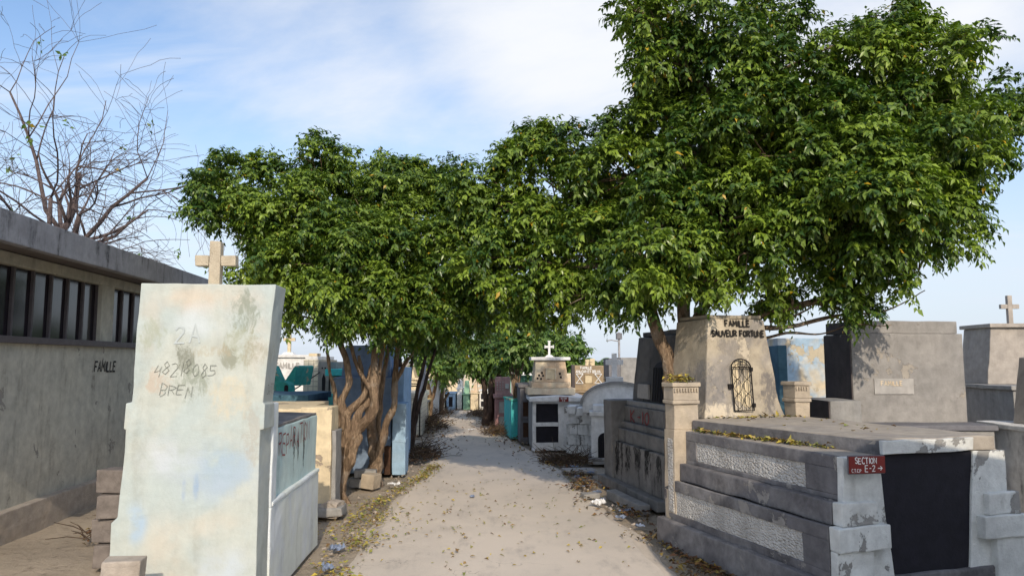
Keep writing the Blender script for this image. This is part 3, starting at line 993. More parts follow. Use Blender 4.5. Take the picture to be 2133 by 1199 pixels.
    tube(bm, [pt(cx, 1.655), pt(cx, 1.71)], 0.006, 5)
    tube(bm, [pt(cx - 0.025, 1.69), pt(cx + 0.025, 1.69)], 0.005, 5)
    done('iron_gate', bm, 'iron', h, 0)
    P('latch', h, 'iron', (cx - 0.15, cx - 0.112, yf(1.45) - 0.03, yf(1.45) - 0.002, 1.43, 1.48), bev=0.004)
    for z in (1.25, 1.60):
        P('hinge', h, 'iron', (cx + 0.115, cx + 0.14, yf(z) - 0.03, yf(z) - 0.002, z, z + 0.04), bev=0.004)
    vv = Vector((0, 0.0886, 1)).normalized()
    nn = Vector((0, -1, 0.0886)).normalized()
    w1 = text_width('FAMILLE', 0.2) * 0.06
    w2 = text_width('SAUVEUR FORTUNE', 0.15) * 0.058
    inscription('inscription', h, 'black_ink', [
        dict(text='FAMILLE', o=Vector((0.845 - w1 / 2, yf(2.045), 2.045)) + nn * 0.006, u=(1, 0, 0), v=vv, n=nn, h=0.06, wid=0.0145, gap=0.2, jit=0.03),
        dict(text='SAUVEUR FORTUNE', o=Vector((0.845 - w2 / 2, yf(1.945), 1.945)) + nn * 0.006, u=(1, 0, 0), v=vv, n=nn, h=0.058, wid=0.0155, gap=0.15, jit=0.03)])
    P('headstone_cap', h, 'famille', (0.54, 1.15, 2.22, 2.78, 2.122, 2.16), bev=0.01, rough=0.004)
    # section sign fixed across the corner of the front
    s = root('section_sign', 'dark red sign reading SECTION E-2 fixed to the white tomb corner', 'sign', t.matrix_basis @ Vector((0.1, -0.115, 0.955)), 17.8)
    s.rotation_euler = (0, R(1.0), R(16))
    P('board', s, 'redsign', (0.0, 0.285, 0, 0.012, 0, 0.112), bev=0.002)
    P('backing', s, 'greydark', (-0.005, 0.29, 0.0125, 0.022, -0.006, 0.118), bev=0.002)
    P('bracket', s, 'greydark', (0.05, 0.08, 0.0225, 0.09, 0.03, 0.05), bev=0.002)
    P('bracket', s, 'greydark', (0.2, 0.23, 0.0225, 0.09, 0.03, 0.05), bev=0.002)
    f = dict(u=(1, 0, 0), v=(0, 0, 1), n=(0, -1, 0))
    inscription('lettering', s, 'white_ink', [
        dict(text='SECTION', o=(0.04, 0, 0.064), h=0.038, wid=0.0065, gap=0.16, jit=0.08, seed=2, **f)])
    inscription('lettering', s, 'white_ink', [
        dict(text='E-2', o=(0.12, 0, 0.012), h=0.042, wid=0.006, gap=0.2, jit=0.05, seed=3, **f)])
    inscription('arrow', s, 'white_ink', [
        dict(text='>', o=(0.222, 0, 0.012), h=0.042, wid=0.006, gap=0.2, jit=0.02, seed=3, **f)])
    inscription('lettering', s, 'white_ink', [
        dict(text='C.T.C.P', o=(0.012, 0, 0.008), h=0.021, wid=0.004, gap=0.12, jit=0.08, seed=6, **f)])


e2_tomb()


# ------------------------------------------------------------------ K-10 tomb
def k10_tomb():
    t = root('tomb', 'blackened cement tomb scrawled K-10 behind the tan pier', 'tomb', (1.34, 10.75, 0), -78.8)
    Wd = 2.07
    P('base', t, 'k10', (-0.06, Wd + 0.05, -0.12, 1.2, 0, 0.12), bev=0.015, rough=0.006)
    P('pillar', t, 'k10', (0.0, 0.33, -0.04, 1.05, 0.12, 1.165), bev=0.014, rough=0.004)
    P('lower_tier', t, 'k10_low', (0.332, Wd, 0.0, 1.1, 0.12, 0.62), bev=0.012, rough=0.004)
    P('ledge', t, 'k10', (0.332, Wd, 0.05, 1.1, 0.621, 0.80), bev=0.014, rough=0.004)
    P('ledge', t, 'k10', (0.332, Wd, 0.10, 1.1, 0.801, 0.885), bev=0.014, rough=0.004)
    f = P('front_panel', t, 'k10', (0.332, Wd - 0.1, 0.15, 1.1, 0.886, 1.10), bev=0.012, rough=0.004)
    P('shelf', t, 'grey', (0.34, Wd - 0.08, 0.18, 1.1, 1.10, 1.17), bev=0.01, rough=0.004)
    h = P('headstone', t, 'k10_head', (0.36, 2.0, 0.26, 1.1, 1.171, 2.02, 0.10, 0.06, 0.0), bev=0.016, rough=0.006)
    P('headstone_cap', h, 'k10_head', (0.52, 1.75, 0.36, 1.08, 2.025, 2.09), bev=0.012, rough=0.004)
    P('plaque', h, 'marble', lambda b: prism(b, [(0.62, 1.21), (1.02, 1.21), (1.0, 1.40), (0.64, 1.40)], 0.205, 0.235, 0.02), bev=0.004)
    n = 10
    a = [(1.10, 1.19), (1.54, 1.19)] + [(1.32 + 0.22 * math.cos(math.pi * i / n), 1.55 + 0.14 * math.sin(math.pi * i / n)) for i in range(n + 1)]
    g = P('niche_door', h, 'blackopen', lambda b: prism(b, a, 0.16, 0.19, 0.071), bev=0.004)
    bm = bmesh.new()
    for k in range(5):
        x = 1.16 + k * 0.08
        tube(bm, [(x, 0.145 + 0.071 * 1.2, 1.2), (x, 0.145 + 0.071 * 1.62, 1.62)], 0.007, 5)
    done('iron_gate', bm, 'iron', g, 0)
    g = dict(u=(1.7, 0, 0), v=(0, 0, 1), n=(0, -1, 0), h=0.165, wid=0.018, gap=0.3, jit=0.1, seed=7)
    inscription('graffiti', f, 'red_scrawl', [dict(text='K', o=(0.60, 0.143, 0.905), **g)])
    inscription('graffiti', f, 'red_scrawl', [dict(text='-', o=(0.84, 0.143, 0.905), **g)])
    inscription('graffiti', f, 'red_scrawl', [dict(text='1', o=(1.0, 0.143, 0.905), **g)])
    inscription('graffiti', f, 'red_scrawl', [dict(text='0', o=(1.12, 0.143, 0.905), **g)])


k10_tomb()


# ------------------------------------------------------------------ generic tomb pieces
def add_cross(parent, mat, cx, y, z0, hgt, span, th, name='cross', flare=False):
    z1 = z0 + hgt
    za = z0 + hgt * 0.62
    sh = [(cx - th / 2, cx + th / 2, y - th / 2, y + th / 2, z0, z1),
          (cx - span / 2, cx - th / 2 - 0.001, y - th / 2.2, y + th / 2.2, za - th / 2, za + th / 2),
          (cx + th / 2 + 0.001, cx + span / 2, y - th / 2.2, y + th / 2.2, za - th / 2, za + th / 2)]
    if flare:
        e = th * 1.55
        sh += [(cx - e / 2, cx + e / 2, y - th / 2.4, y + th / 2.4, z1 + .001, z1 + th * 0.5),
               (cx - span / 2 - th * .5, cx - span / 2 - .001, y - th / 2.4, y + th / 2.4, za - e / 2, za + e / 2),
               (cx + span / 2 + .001, cx + span / 2 + th * .5, y - th / 2.4, y + th / 2.4, za - e / 2, za + e / 2)]
    return P(name, parent, mat, *sh, bev=0.006)


def simple_tomb(label, loc, rot, body, mat, head=None, hmat=None, openings=(), cap=None, cross=None, omat='blackopen', group=None, slab=0.06):
    """body=(w,d,h); head=(x0,x1,y0,y1,z1,taper); openings=[(x0,x1,z0,z1)] framed closures on the front"""
    t = root('tomb', label, 'tomb', loc, rot, group)
    w, d, h = body
    P('body', t, mat, (0, w, 0, d, -0.02, h), bev=0.01, rough=0.004)
    if slab:
        P('top_slab', t, mat, (-0.04, w + 0.04, -0.04, d + 0.04, h + 0.001, h + slab), bev=0.012, rough=0.004)
    for (x0, x1, z0, z1) in openings:
        o = P('closure', t, omat, (x0, x1, -0.014, 0.004, z0, z1), bev=0)
        P('frame', o, mat, (x0 - 0.045, x0, -0.03, 0.004, z0 - 0.04, z1 + 0.04), (x1, x1 + 0.045, -0.03, 0.004, z0 - 0.04, z1 + 0.04),
          (x0, x1, -0.03, 0.004, z0 - 0.04, z0), (x0, x1, -0.03, 0.004, z1, z1 + 0.04), bev=0.004)
    zt = h + slab
    if head:
        x0, x1, y0, y1, z1, tp = head
        P('headstone', t, hmat or mat, (x0, x1, y0, y1, zt + 0.001, z1, tp, 0.02), bev=0.012, rough=0.004)
        zt = z1
        if cap:
            P('headstone_cap', t, hmat or mat, (x0 + tp - cap, x1 - tp + cap, y0 - cap, y1 + cap, z1 + 0.001, z1 + 0.06), bev=0.01)
            zt = z1 + 0.06
        if cross:
            add_cross(t, hmat or mat, (x0 + x1) / 2, (y0 + y1) / 2, zt, cross, cross * 0.6, cross * 0.15)
    return t


# cream tomb behind the turquoise one
t = root('tomb', 'cream plastered tomb just behind the turquoise tomb, beside the gnarled trunk', 'tomb', (-2.06, 8.75, 0), 3)
P('body', t, 'cream', (-1.6, -0.40, 0.12, 1.7, 0, 1.06), bev=0.012, rough=0.005)
P('top_slab', t, 'cream', (-1.62, -0.38, 0.08, 1.72, 1.061, 1.15), bev=0.012, rough=0.005)
P('pier', t, 'cream', (-0.375, -0.02, 0.0, 0.45, 0, 1.17), bev=0.012, rough=0.005)
P('pier_edge', t, 'grey', (-0.019, 0.03, 0.04, 0.4, 0, 0.9), bev=0.008, rough=0.004)
P('kerb', t, 'grey', (-0.2, 0.18, -0.35, -0.002, 0.0, 0.10), bev=0.02, rough=0.01)

# blue tomb behind the two trunks
t = root('tomb', 'light blue tomb with tall wall in the shade behind the twin gnarled trunks', 'tomb', (-3.05, 11.45, 0), 2)
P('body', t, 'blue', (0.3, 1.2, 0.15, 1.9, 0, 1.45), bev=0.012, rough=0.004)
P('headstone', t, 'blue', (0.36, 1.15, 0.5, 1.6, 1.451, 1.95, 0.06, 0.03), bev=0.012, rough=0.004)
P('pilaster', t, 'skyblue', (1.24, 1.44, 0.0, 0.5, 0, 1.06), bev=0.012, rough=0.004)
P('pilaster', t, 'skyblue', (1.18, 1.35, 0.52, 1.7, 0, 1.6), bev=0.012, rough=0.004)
P('pilaster_band', t, 'skyblue', (1.235, 1.446, -0.008, 0.51, 0.48, 0.53), bev=0.004)
P('rusty_door_edge', t, 'rust', (1.12, 1.215, 0.02, 0.145, 0, 0.42), bev=0.004)

# low dark blue slab tomb
simple_tomb('low dark blue slab tomb behind the cream tomb', (-4.1, 11.3, 0), 0, (1.02, 1.4, 1.10), 'darkblue', slab=0.1)

# teal tomb with two raked wings and a small vault
t = root('tomb', 'teal tomb with two raked wings and a small vaulted front', 'tomb', (-4.50, 13.8, 0), -6)
P('body', t, 'teal', (-0.05, 1.15, -0.3, 1.2, 0, 1.08), bev=0.01)
P('wing', t, 'teal', lambda b: prism(b, [(0.0, 1.081), (0.30, 1.081), (0.30, 1.28), (0.13, 1.62), (0.0, 1.62)], 0, 0.25), bev=0.01, rough=0.003)
P('wing', t, 'teal', lambda b: prism(b, [(0.30, 1.29), (0.5, 1.25), (0.56, 1.60), (0.52, 1.62)], 0.05, 0.9), bev=0.01, rough=0.003)
P('vault', t, 'teal', lambda b: prism(b, [(0.27, 1.081), (0.56, 1.081)] + [(0.415 + 0.145 * math.cos(math.pi * i / 10), 1.22 + 0.12 * math.sin(math.pi * i / 10)) for i in range(11)], -0.25, -0.01), bev=0.006)
P('vault_door', t, 'blackopen', lambda b: prism(b, [(0.46, 1.085), (0.53, 1.085)] + [(0.495 + 0.035 * math.cos(math.pi * i / 8), 1.24 + 0.04 * math.sin(math.pi * i / 8)) for i in range(9)], -0.262, -0.252), bev=0)
inscription('inscription', t, 'black_ink', [dict(text='FAMILLE', o=(0.02, -0.004, 1.36), u=(1, 0, 0), v=(0, 0, 1), n=(0, -1, 0), h=0.035, wid=0.008, gap=0.2)])

# white headstone with a cross, white tiled tomb, grey arched tomb, portal
t = simple_tomb('white headstone with slim cross seen beyond the teal wings', (-5.35, 16.2, 0), 3, (1.1, 1.6, 1.0), 'white', (0.05, 0.95, 0.2, 0.9, 1.78, 0.04), 'white', cap=0.03)
add_cross(t, 'cream', 0.42, 0.5, 1.86, 0.52, 0.26, 0.07)
P('cross_base', t, 'white', (0.28, 0.56, 0.36, 0.64, 1.842, 1.90, 0.05, 0.05), bev=0.006)
inscription('inscription', t, 'marble', [dict(text='FAMILLE', o=(0.2, 0.2, 1.55), u=(1, 0, 0), v=(0, 0, 1), n=(0, -1, 0), h=0.11, wid=0.025, gap=0.2)])
t = root('tomb', 'white glazed tile tomb between the teal wings and grey arched tomb', 'tomb', (-4.18, 15.1, 0), 0)
P('body', t, 'tiles', (0.0, 0.30, 0, 1.6, 0, 1.73), bev=0.004)
P('body', t, 'white', (0.02, 0.28, 0.02, 1.4, 1.731, 1.80), bev=0.01)
P('finial', t, 'cream', (0.07, 0.24, 0.1, 0.4, 1.801, 1.86), bev=0.01)
t = root('tomb', 'grey tomb with a narrow pointed arch opening beside the tiled tomb', 'tomb', (-3.86, 15.0, 0), -4)
P('body', t, 'grey', (0.0, 0.22, 0, 1.5, 0, 1.69), bev=0.01)
P('arch_opening', t, 'blackopen', lambda b: prism(b, [(0.09, 1.12), (0.15, 1.12), (0.155, 1.36), (0.12, 1.46), (0.085, 1.36)], -0.012, 0.003), bev=0)
P('vent', t, 'blackopen', (0.07, 0.10, -0.01, 0.003, 1.55, 1.58), bev=0)
P('vent', t, 'blackopen', (0.13, 0.16, -0.01, 0.003, 1.55, 1.58), bev=0)
t = root('tomb', 'small turquoise lintel portal with cream post left of the trunks', 'tomb', (-3.58, 14.6, 0), 0)
P('post', t, 'cream', (0.08, 0.2, 0.0, 0.25, 0, 1.40), bev=0.008)
P('body', t, 'grey', (0.0, 0.45, 0.26, 1.2, 0, 1.42), bev=0.008)
P('lintel', t, 'turq', (-0.03, 0.48, -0.05, 1.2, 1.42, 1.55), bev=0.01)

bm = bmesh.new()
c0, c1 = Vector((-3.75, 11.9, 1.12)), Vector((-3.82, 14.98, 1.48))
tube(bm, [c0.lerp(c1, i / 14) + Vector((-0.25 * math.sin(math.pi * i / 14), 0, -0.2 * math.sin(math.pi * i / 14))) for i in range(15)], 0.012, 5)
tag(done('cable', bm, 'cable', None, 0, smooth=True), 'slack black cable hanging in front of the teal tomb', 'cable')


# ------------------------------------------------------------------ right side of the path, near to far
# white vault tomb with cross and arched iron door
t = root('tomb', 'white vaulted tomb with plain cross and arched iron door beside K-10', 'tomb', (1.28, 12.75, 0), -6)
P('base', t, 'grey', (0.0, 1.3, -0.12, 1.6, 0, 0.1), bev=0.015, rough=0.005)
P('body', t, 'white', (0.05, 1.3, 0.0, 1.6, 0.1, 0.78), bev=0.012, rough=0.004)
P('step', t, 'white', (0.02, 1.3, -0.03, 0.5, 0.781, 0.86), bev=0.012, rough=0.003)
P('step', t, 'white', (0.08, 1.3, 0.03, 0.5, 0.861, 0.96), bev=0.012, rough=0.003)
va = [(-0.10, 0.80)] + [(1.15, 0.80)] + [(0.525 + 0.625 * math.cos(math.pi * i / 16), 0.95 + 0.36 * math.sin(math.pi * i / 16)) for i in range(17)]
P('vault', t, 'white', lambda b: prism(b, va, 0.55, 2.2), bev=0.01)
vb = [(0.525 + 0.67 * math.cos(math.pi * i / 16), 0.95 + 0.40 * math.sin(math.pi * i / 16)) for i in range(17)]
P('vault_rim', t, 'grey', lambda b: prism(b, vb + [(0.525 + 0.62 * math.cos(math.pi * i / 16), 0.95 + 0.355 * math.sin(math.pi * i / 16)) for i in range(16, -1, -1)], 0.50, 0.62), bev=0.0)
P('cross_base', t, 'white', (0.32, 0.62, 0.6, 0.85, 1.28, 1.42), bev=0.01)
add_cross(t, 'white', 0.47, 0.72, 1.42, 0.42, 0.31, 0.09)
dn = [(0.16, 0.10), (0.40, 0.10)] + [(0.28 + 0.12 * math.cos(math.pi * i / 10), 0.40 + 0.11 * math.sin(math.pi * i / 10)) for i in range(11)]
dd = P('arched_door', t, 'blackopen', lambda b: prism(b, dn, -0.012, 0.003), bev=0)
bm = bmesh.new()
for k in range(5):
    x = 0.19 + k * 0.045
    tube(bm, [(x, -0.03, 0.11), (x, -0.03, 0.46)], 0.007, 5)
done('iron_gate', bm, 'iron', dd, 0)

# broken whitewashed tomb of cement blocks
t = root('tomb', 'broken low whitewashed block tomb between the vault and the double niche', 'tomb', (0.98, 13.75, 0), -22)
P('core', t, 'white_dirty', (0.03, 0.62, 0.03, 1.2, 0, 0.62), bev=0.008, rough=0.006)
rn = random.Random(4)
for r in range(4):
    z = 0.02 + r * 0.185
    for c in range(3):
        x0 = c * 0.215 + (0.05 if r % 2 else 0)
        x1 = min(x0 + 0.205, 0.66)
        if r == 3 and c == 2:
            continue
        dy = rn.uniform(-0.015, 0.01)
        P('block', t, 'white_dirty', (x0, x1, dy, 0.028, z, z + 0.175), bev=0.008, rough=0.006)
for c in range(3):
    P('capping_block', t, 'white_dirty', (c * 0.225 - 0.02, c * 0.225 + 0.195, -0.05 + rn.uniform(-0.02, 0.02), 0.4, 0.76 - 0.03 * c, 0.90 - 0.03 * c), bev=0.012, rough=0.008)
for k in range(3):
    P('side_block', t, 'white_dirty', (-0.005, 0.028, 0.05 + k * 0.36, 0.39 + k * 0.36, 0.02, 0.60), bev=0.006, rough=0.006)

# white double-niche tomb
t = root('tomb', 'white tomb with two black niche closures, trefoil cross and flaking headstone', 'tomb', (0.40, 14.55, 0), 1.5)
Wd = 1.06
P('body', t, 'grey', (-0.02, Wd, 0.06, 2.0, 0, 0.93), bev=0.01, rough=0.004)
P('front_frame', t, 'white', (-0.01, 0.06, 0, 0.058, 0, 0.93), (0.49, 0.58, 0, 0.058, 0, 0.93), (0.06, 0.49, 0.002, 0.058, 0, 0.15), (0.06, 0.49, 0.002, 0.058, 0.455, 0.53), (0.06, 0.49, 0.002, 0.058, 0.885, 0.93),
  (0.58, Wd, 0.004, 0.058, 0, 0.93), bev=0.005, rough=0.003)
P('closure', t, 'blackopen', (0.06, 0.49, 0.035, 0.057, 0.15, 0.455), bev=0, label='lower black closure')
P('closure', t, 'blackopen', (0.06, 0.49, 0.035, 0.057, 0.53, 0.885), bev=0, label='upper black closure')
P('vent_slit', t, 'blackopen', lambda b: prism(b, [(0.72, 0.78), (0.76, 0.78), (0.75, 0.86), (0.73, 0.86)], -0.004, 0.003), bev=0)
P('roof_slab', t, 'white', lambda b: prism(b, [(-0.07, 0.932), (Wd + 0.04, 0.932), (Wd + 0.04, 1.0), (0.48, 1.04), (-0.07, 1.0)], -0.09, 2.05), bev=0.01, rough=0.003)
P('stepped_base', t, 'peach', (-0.09, 0.86, 0.35, 1.8, 1.042, 1.17), (0.0, 0.78, 0.5, 1.7, 1.171, 1.28), bev=0.012, rough=0.005)
h = P('headstone', t, 'peach', (0.05, 0.74, 0.6, 1.4, 1.281, 1.72, 0.045, 0.02), bev=0.012, rough=0.005)
P('niche_frame', h, 'peach', (0.29, 0.315, 0.575, 0.61, 1.34, 1.56), (0.475, 0.50, 0.575, 0.61, 1.34, 1.56), (0.315, 0.475, 0.575, 0.61, 1.535, 1.56), bev=0.004)
P('niche', h, 'cream', (0.315, 0.475, 0.595, 0.606, 1.34, 1.535), bev=0)
for i, (x, z) in enumerate([(0.16, 1.42), (0.2, 1.35), (0.22, 1.47), (0.13, 1.36), (0.58, 1.45), (0.6, 1.38), (0.24, 1.41)]):
    P('pierced_hole', h, 'blackopen', (x - 0.018, x + 0.018, 0.594, 0.602 + 0.02, z - 0.02, z + 0.02), bev=0)
P('headstone_cap', t, 'white', (0.0, 0.79, 0.55, 1.42, 1.721, 1.785), bev=0.01)
P('cross_base', t, 'white', (0.30, 0.49, 0.88, 1.06, 1.786, 1.83, 0.05, 0.05), bev=0.006)
add_cross(t, 'white', 0.395, 0.97, 1.83, 0.27, 0.15, 0.045, flare=True)
s = root('section_sign', 'small dark red section sign on the roof edge of the double niche tomb', 'sign', (0.90, 14.455, 0.93), 1.5)
P('board', s, 'redsign', (0.0, 0.18, -0.012, 0.0, 0.0, 0.09), bev=0.002)
inscription('lettering', s, 'white_ink', [
    dict(text='SECTION', o=(0.03, -0.012, 0.052), u=(1, 0, 0), v=(0, 0, 1), n=(0, -1, 0), h=0.026, wid=0.006, gap=0.16)])
inscription('lettering', s, 'white_ink', [
    dict(text='E-2', o=(0.06, -0.012, 0.012), u=(1, 0, 0), v=(0, 0, 1), n=(0, -1, 0), h=0.026, wid=0.006, gap=0.2)])

# brown lattice headstone tomb
t = simple_tomb('brown weathered tomb with white X lattice and lettered headstone', (1.42, 17.3, 0), -3, (0.85, 1.7, 0.98), 'brown', slab=0.05)
h = P('headstone', t, 'brown', (0.03, 0.68, 0.15, 0.8, 1.031, 1.60, -0.02, 0.0), bev=0.012, rough=0.004)
P('headstone_side', h, 'darkside', (-0.05, 0.028, 0.12, 0.82, 0.95, 1.62), bev=0.01)
P('niche_frame', h, 'brown', (0.25, 0.27, 0.12, 0.155, 1.2, 1.40), (0.42, 0.44, 0.12, 0.155, 1.2, 1.40), (0.27, 0.42, 0.12, 0.155, 1.38, 1.40), bev=0.003)
P('niche', h, 'cream', (0.27, 0.42, 0.135, 0.152, 1.2, 1.38), bev=0)
for cx in (0.135, 0.565):
    bm = bmesh.new()
    for s_ in (-1, 1):
        tube(bm, [(cx - 0.08, 0.138, 1.30 + s_ * 0.11), (cx, 0.134, 1.30), (cx + 0.08, 0.138, 1.30 + s_ * 0.11)], 0.014, 5)
        tube(bm, [(cx - 0.08, 0.138, 1.30 + s_ * 0.11), (cx + 0.08, 0.138, 1.30 + s_ * 0.11)], 0.01, 5)
    done('lattice', bm, 'white', h, 0)
inscription('inscription', h, 'white', [
    dict(text='FAMILLE', o=(0.16, 0.15, 1.52), u=(1, 0, 0), v=(0, 0, 1), n=(0, -1, 0), h=0.055, wid=0.014, gap=0.2),
    dict(text='AMILCAR ET DELVA', o=(0.05, 0.15, 1.435), u=(1, 0, 0), v=(0, 0, 1), n=(0, -1, 0), h=0.055, wid=0.014, gap=0.13)])
P('cross', t, 'cream', (0.28, 0.38, 0.35, 0.5, 1.601, 1.74), (0.39, 0.50, 0.35, 0.5, 1.601, 1.76), bev=0.008)

# grey narrow tomb, teal planter tomb, mint headstone, pink tomb
t = simple_tomb('narrow grey tomb with brown closures left of the double niche tomb', (0.17, 15.9, 0), 3, (0.22, 1.5, 1.15), 'greydark', slab=0.07, openings=[(0.06, 0.17, 0.12, 0.42), (0.06, 0.17, 0.55, 0.85)], omat='rust')
t = root('tomb', 'slim teal planter tomb with a small tree growing in it', 'tomb', (-0.02, 16.75, 0), 8)
P('body', t, 'turq', (0.0, 0.20, 0, 1.2, 0, 0.82), bev=0.01, rough=0.003)
P('rim', t, 'teal', (-0.02, 0.22, -0.02, 1.22, 0.821, 0.87), bev=0.01, rough=0.003)
simple_tomb('mint green headstone behind the slim teal tomb', (0.12, 17.6, 0), 0, (0.8, 1.4, 0.9), 'turq', (0.0, 0.62, 0.1, 0.5, 1.36, 0.0), 'mint')
t = simple_tomb('dusty pink tomb with two pale closures and pierced headstone', (-0.42, 18.9, 0), 2, (0.42, 1.8, 0.78), 'pink', (0.0, 0.38, 0.02, 0.7, 1.30, 0.0), 'pink',
                openings=[(0.10, 0.36, 0.05, 0.33), (0.10, 0.36, 0.42, 0.70)], omat='marble')
for i in range(3):
    for j in range(4):
        P('pierced_hole', t, 'marble', (0.04 + 0.07 * i, 0.065 + 0.07 * i, 0.008, 0.025, 0.98 + 0.06 * j, 1.005 + 0.06 * j), bev=0)
P('niche', t, 'marble', (0.25, 0.34, 0.008, 0.025, 1.02, 1.14), bev=0)

# right background
t = root('tomb', 'tall grey tomb with stepped cap and white plaque at the right', 'tomb', (3.95, 8.75, 0), 3)
P('body', t, 'greycool', (0.0, 1.35, 0.0, 0.66, 0, 2.02), bev=0.012, rough=0.004)
P('shade_side', t, 'darkside', (-0.012, -0.001, 0.004, 0.655, 0.0, 2.01), bev=0.0, label='dark brown painted side')  # thin dark sheet carries the shade of the left side
P('cap', t, 'greycool', (0.015, 1.31, 0.03, 0.62, 2.021, 2.17), bev=0.012, rough=0.004)
P('cap_side', t, 'darkside', (-0.004, 0.0145, 0.035, 0.60, 2.022, 2.16), bev=0.0)  # shade on the cap's left end, put into the colour
P('plaque', t, 'marble', (0.25, 0.72, -0.015, -0.001, 1.32, 1.5), bev=0.003)
inscription('inscription', t, 'peach', [dict(text='FAMILLE', o=(0.33, -0.016, 1.42), u=(1, 0, 0), v=(0, 0, 1), n=(0, -1, 0), h=0.05, wid=0.01, gap=0.25)])
P('ledge', t, 'greydark', (-0.12, 1.4, -0.45, -0.002, 0.94, 1.0), bev=0.01, rough=0.003)
P('base', t, 'grey', (-0.08, 1.37, -0.42, -0.004, 0.0, 0.939), bev=0.01)
t = root('tomb', 'low grey block tomb left of the tall stepped grey tomb', 'tomb', (3.55, 8.45, 0), 2)
P('body', t, 'grey', (0.0, 0.36, 0.0, 0.75, 0, 1.26), bev=0.012, rough=0.004)
P('shade_side', t, 'darkside', (-0.012, -0.001, 0.004, 0.746, 0.0, 1.255), bev=0)  # thin sheet, dark for the block's shaded left face
simple_tomb('flaking blue and beige tomb behind the barred family headstone', (4.38, 12.4, 0), 2, (0.92, 1.8, 2.08), 'bluebeige', slab=0)
simple_tomb('small dark blue tomb edge behind the barred family headstone', (4.1, 11.6, 0), 0, (0.14, 0.6, 1.94), 'darkblue', slab=0)
simple_tomb('bright white tomb glimpsed between blue wall and stepped grey tomb', (5.6, 13.2, 0), 0, (0.9, 1.5, 2.05), 'white', slab=0)
simple_tomb('slate grey tall tomb beyond the white vault', (2.65, 20.6, 0), 0, (0.32, 1.2, 1.78), 'greydark', slab=0)
simple_tomb('pale grey tall tomb beside the slate one beyond the vault', (3.0, 20.8, 0), 0, (0.6, 1.2, 1.8), 'grey', slab=0)
simple_tomb('peach gabled tomb beyond the brown lattice tomb', (2.1, 21.5, 0), 0, (0.7, 1.4, 1.2), 'peach', (0.0, 0.5, 0.1, 0.7, 1.5, 0.18), 'peach')
simple_tomb('cream tomb in the gap right of the flaking headstone', (1.35, 19.6, 0), 0, (0.5, 1.2, 1.0), 'cream', (0.0, 0.3, 0.1, 0.7, 1.38, 0.05), 'peach')
simple_tomb('grey tomb with low slab at the far right beyond stepped tomb', (6.9, 10.4, 0), -4, (1.4, 2.0, 1.3), 'grey', (0.1, 1.3, 0.8, 1.6, 2.2, 0.1), 'greywarm', cap=0.04, cross=0.45)
simple_tomb('white tomb at the right edge beside the section tomb', (5.6, 6.6, 0), 4, (1.3, 2.2, 0.95), 'white_dirty', (0.15, 1.15, 1.2, 1.9, 1.75, 0.1), 'greywarm', openings=[(0.35, 0.95, 0.2, 0.75)])

# the street lamp far off
t = root('street_lamp', 'thin grey street lamp far beyond the vault', 'street lamp', (3.35, 23.5, 0))
bm = bmesh.new(); tube(bm, [(0, 0, 0), (0, 0, 2.6)], 0.035, 8); done('post', bm, 'post', t, 0)
bm = bmesh.new(); tube(bm, [(0, 0, 2.32), (-0.25, 0, 2.36), (-0.4, 0, 2.33)], 0.018, 6); done('arm', bm, 'post', t, 0)
P('lamp_head', t, 'greydark', (-0.09, 0.09, -0.08, 0.08, 2.38, 2.58), bev=0.02)

# ------------------------------------------------------------------ left side further down the path
simple_tomb('whitewashed tiled tomb with grey slab behind the leaning pole', (-2.95, 17.6, 0), 2, (0.85, 1.8, 0.85), 'tiles', slab=0.12)
t = root('metal_frame', 'thin black iron frame around the slab behind the leaning pole', 'frame', (-2.6, 17.4, 0), 2)
for x, y in ((0, 0), (0.48, 0), (0, 1.6), (0.48, 1.6)):
    P('leg', t, 'iron', (x - 0.015, x + 0.015, y - 0.015, y + 0.015, 0, 1.12), bev=0)
P('rail', t, 'iron', (-0.016, 0.496, -0.016, 0.016, 1.121, 1.15), (-0.016, 0.496, 1.584, 1.616, 1.121, 1.15), bev=0)
simple_tomb('cream walled tomb behind the black iron frame', (-3.6, 20.0, 0), 0, (1.2, 1.6, 1.2), 'cream', (0.1, 1.0, 0.2, 0.8, 1.55, 0.08), 'cream')
t = root('tomb', 'low pale yellow stepped tomb beside the path beyond the pole', 'tomb', (-2.62, 20.6, 0), 4)
for k in range(5):
    P('course', t, 'yellow', (0.0 + 0.008 * k, 0.36 - 0.008 * k, 0.008 * k, 1.5, 0.12 * k, 0.12 * k + 0.105), bev=0.012, rough=0.006)
P('top_slab', t, 'yellow', (-0.03, 0.39, -0.03, 1.5, 0.60, 0.66), bev=0.012, rough=0.006)
simple_tomb('grey lidded tomb with raked top before the yellow steps', (-2.5, 19.2, 0), 2, (0.3, 1.1, 0.62), 'grey', (0.02, 0.28, 0.1, 1.0, 0.95, 0.1), 'blue')
simple_tomb('white panelled tomb beyond the yellow steps', (-2.95, 24.0, 0), 0, (0.6, 1.2, 1.05), 'white')

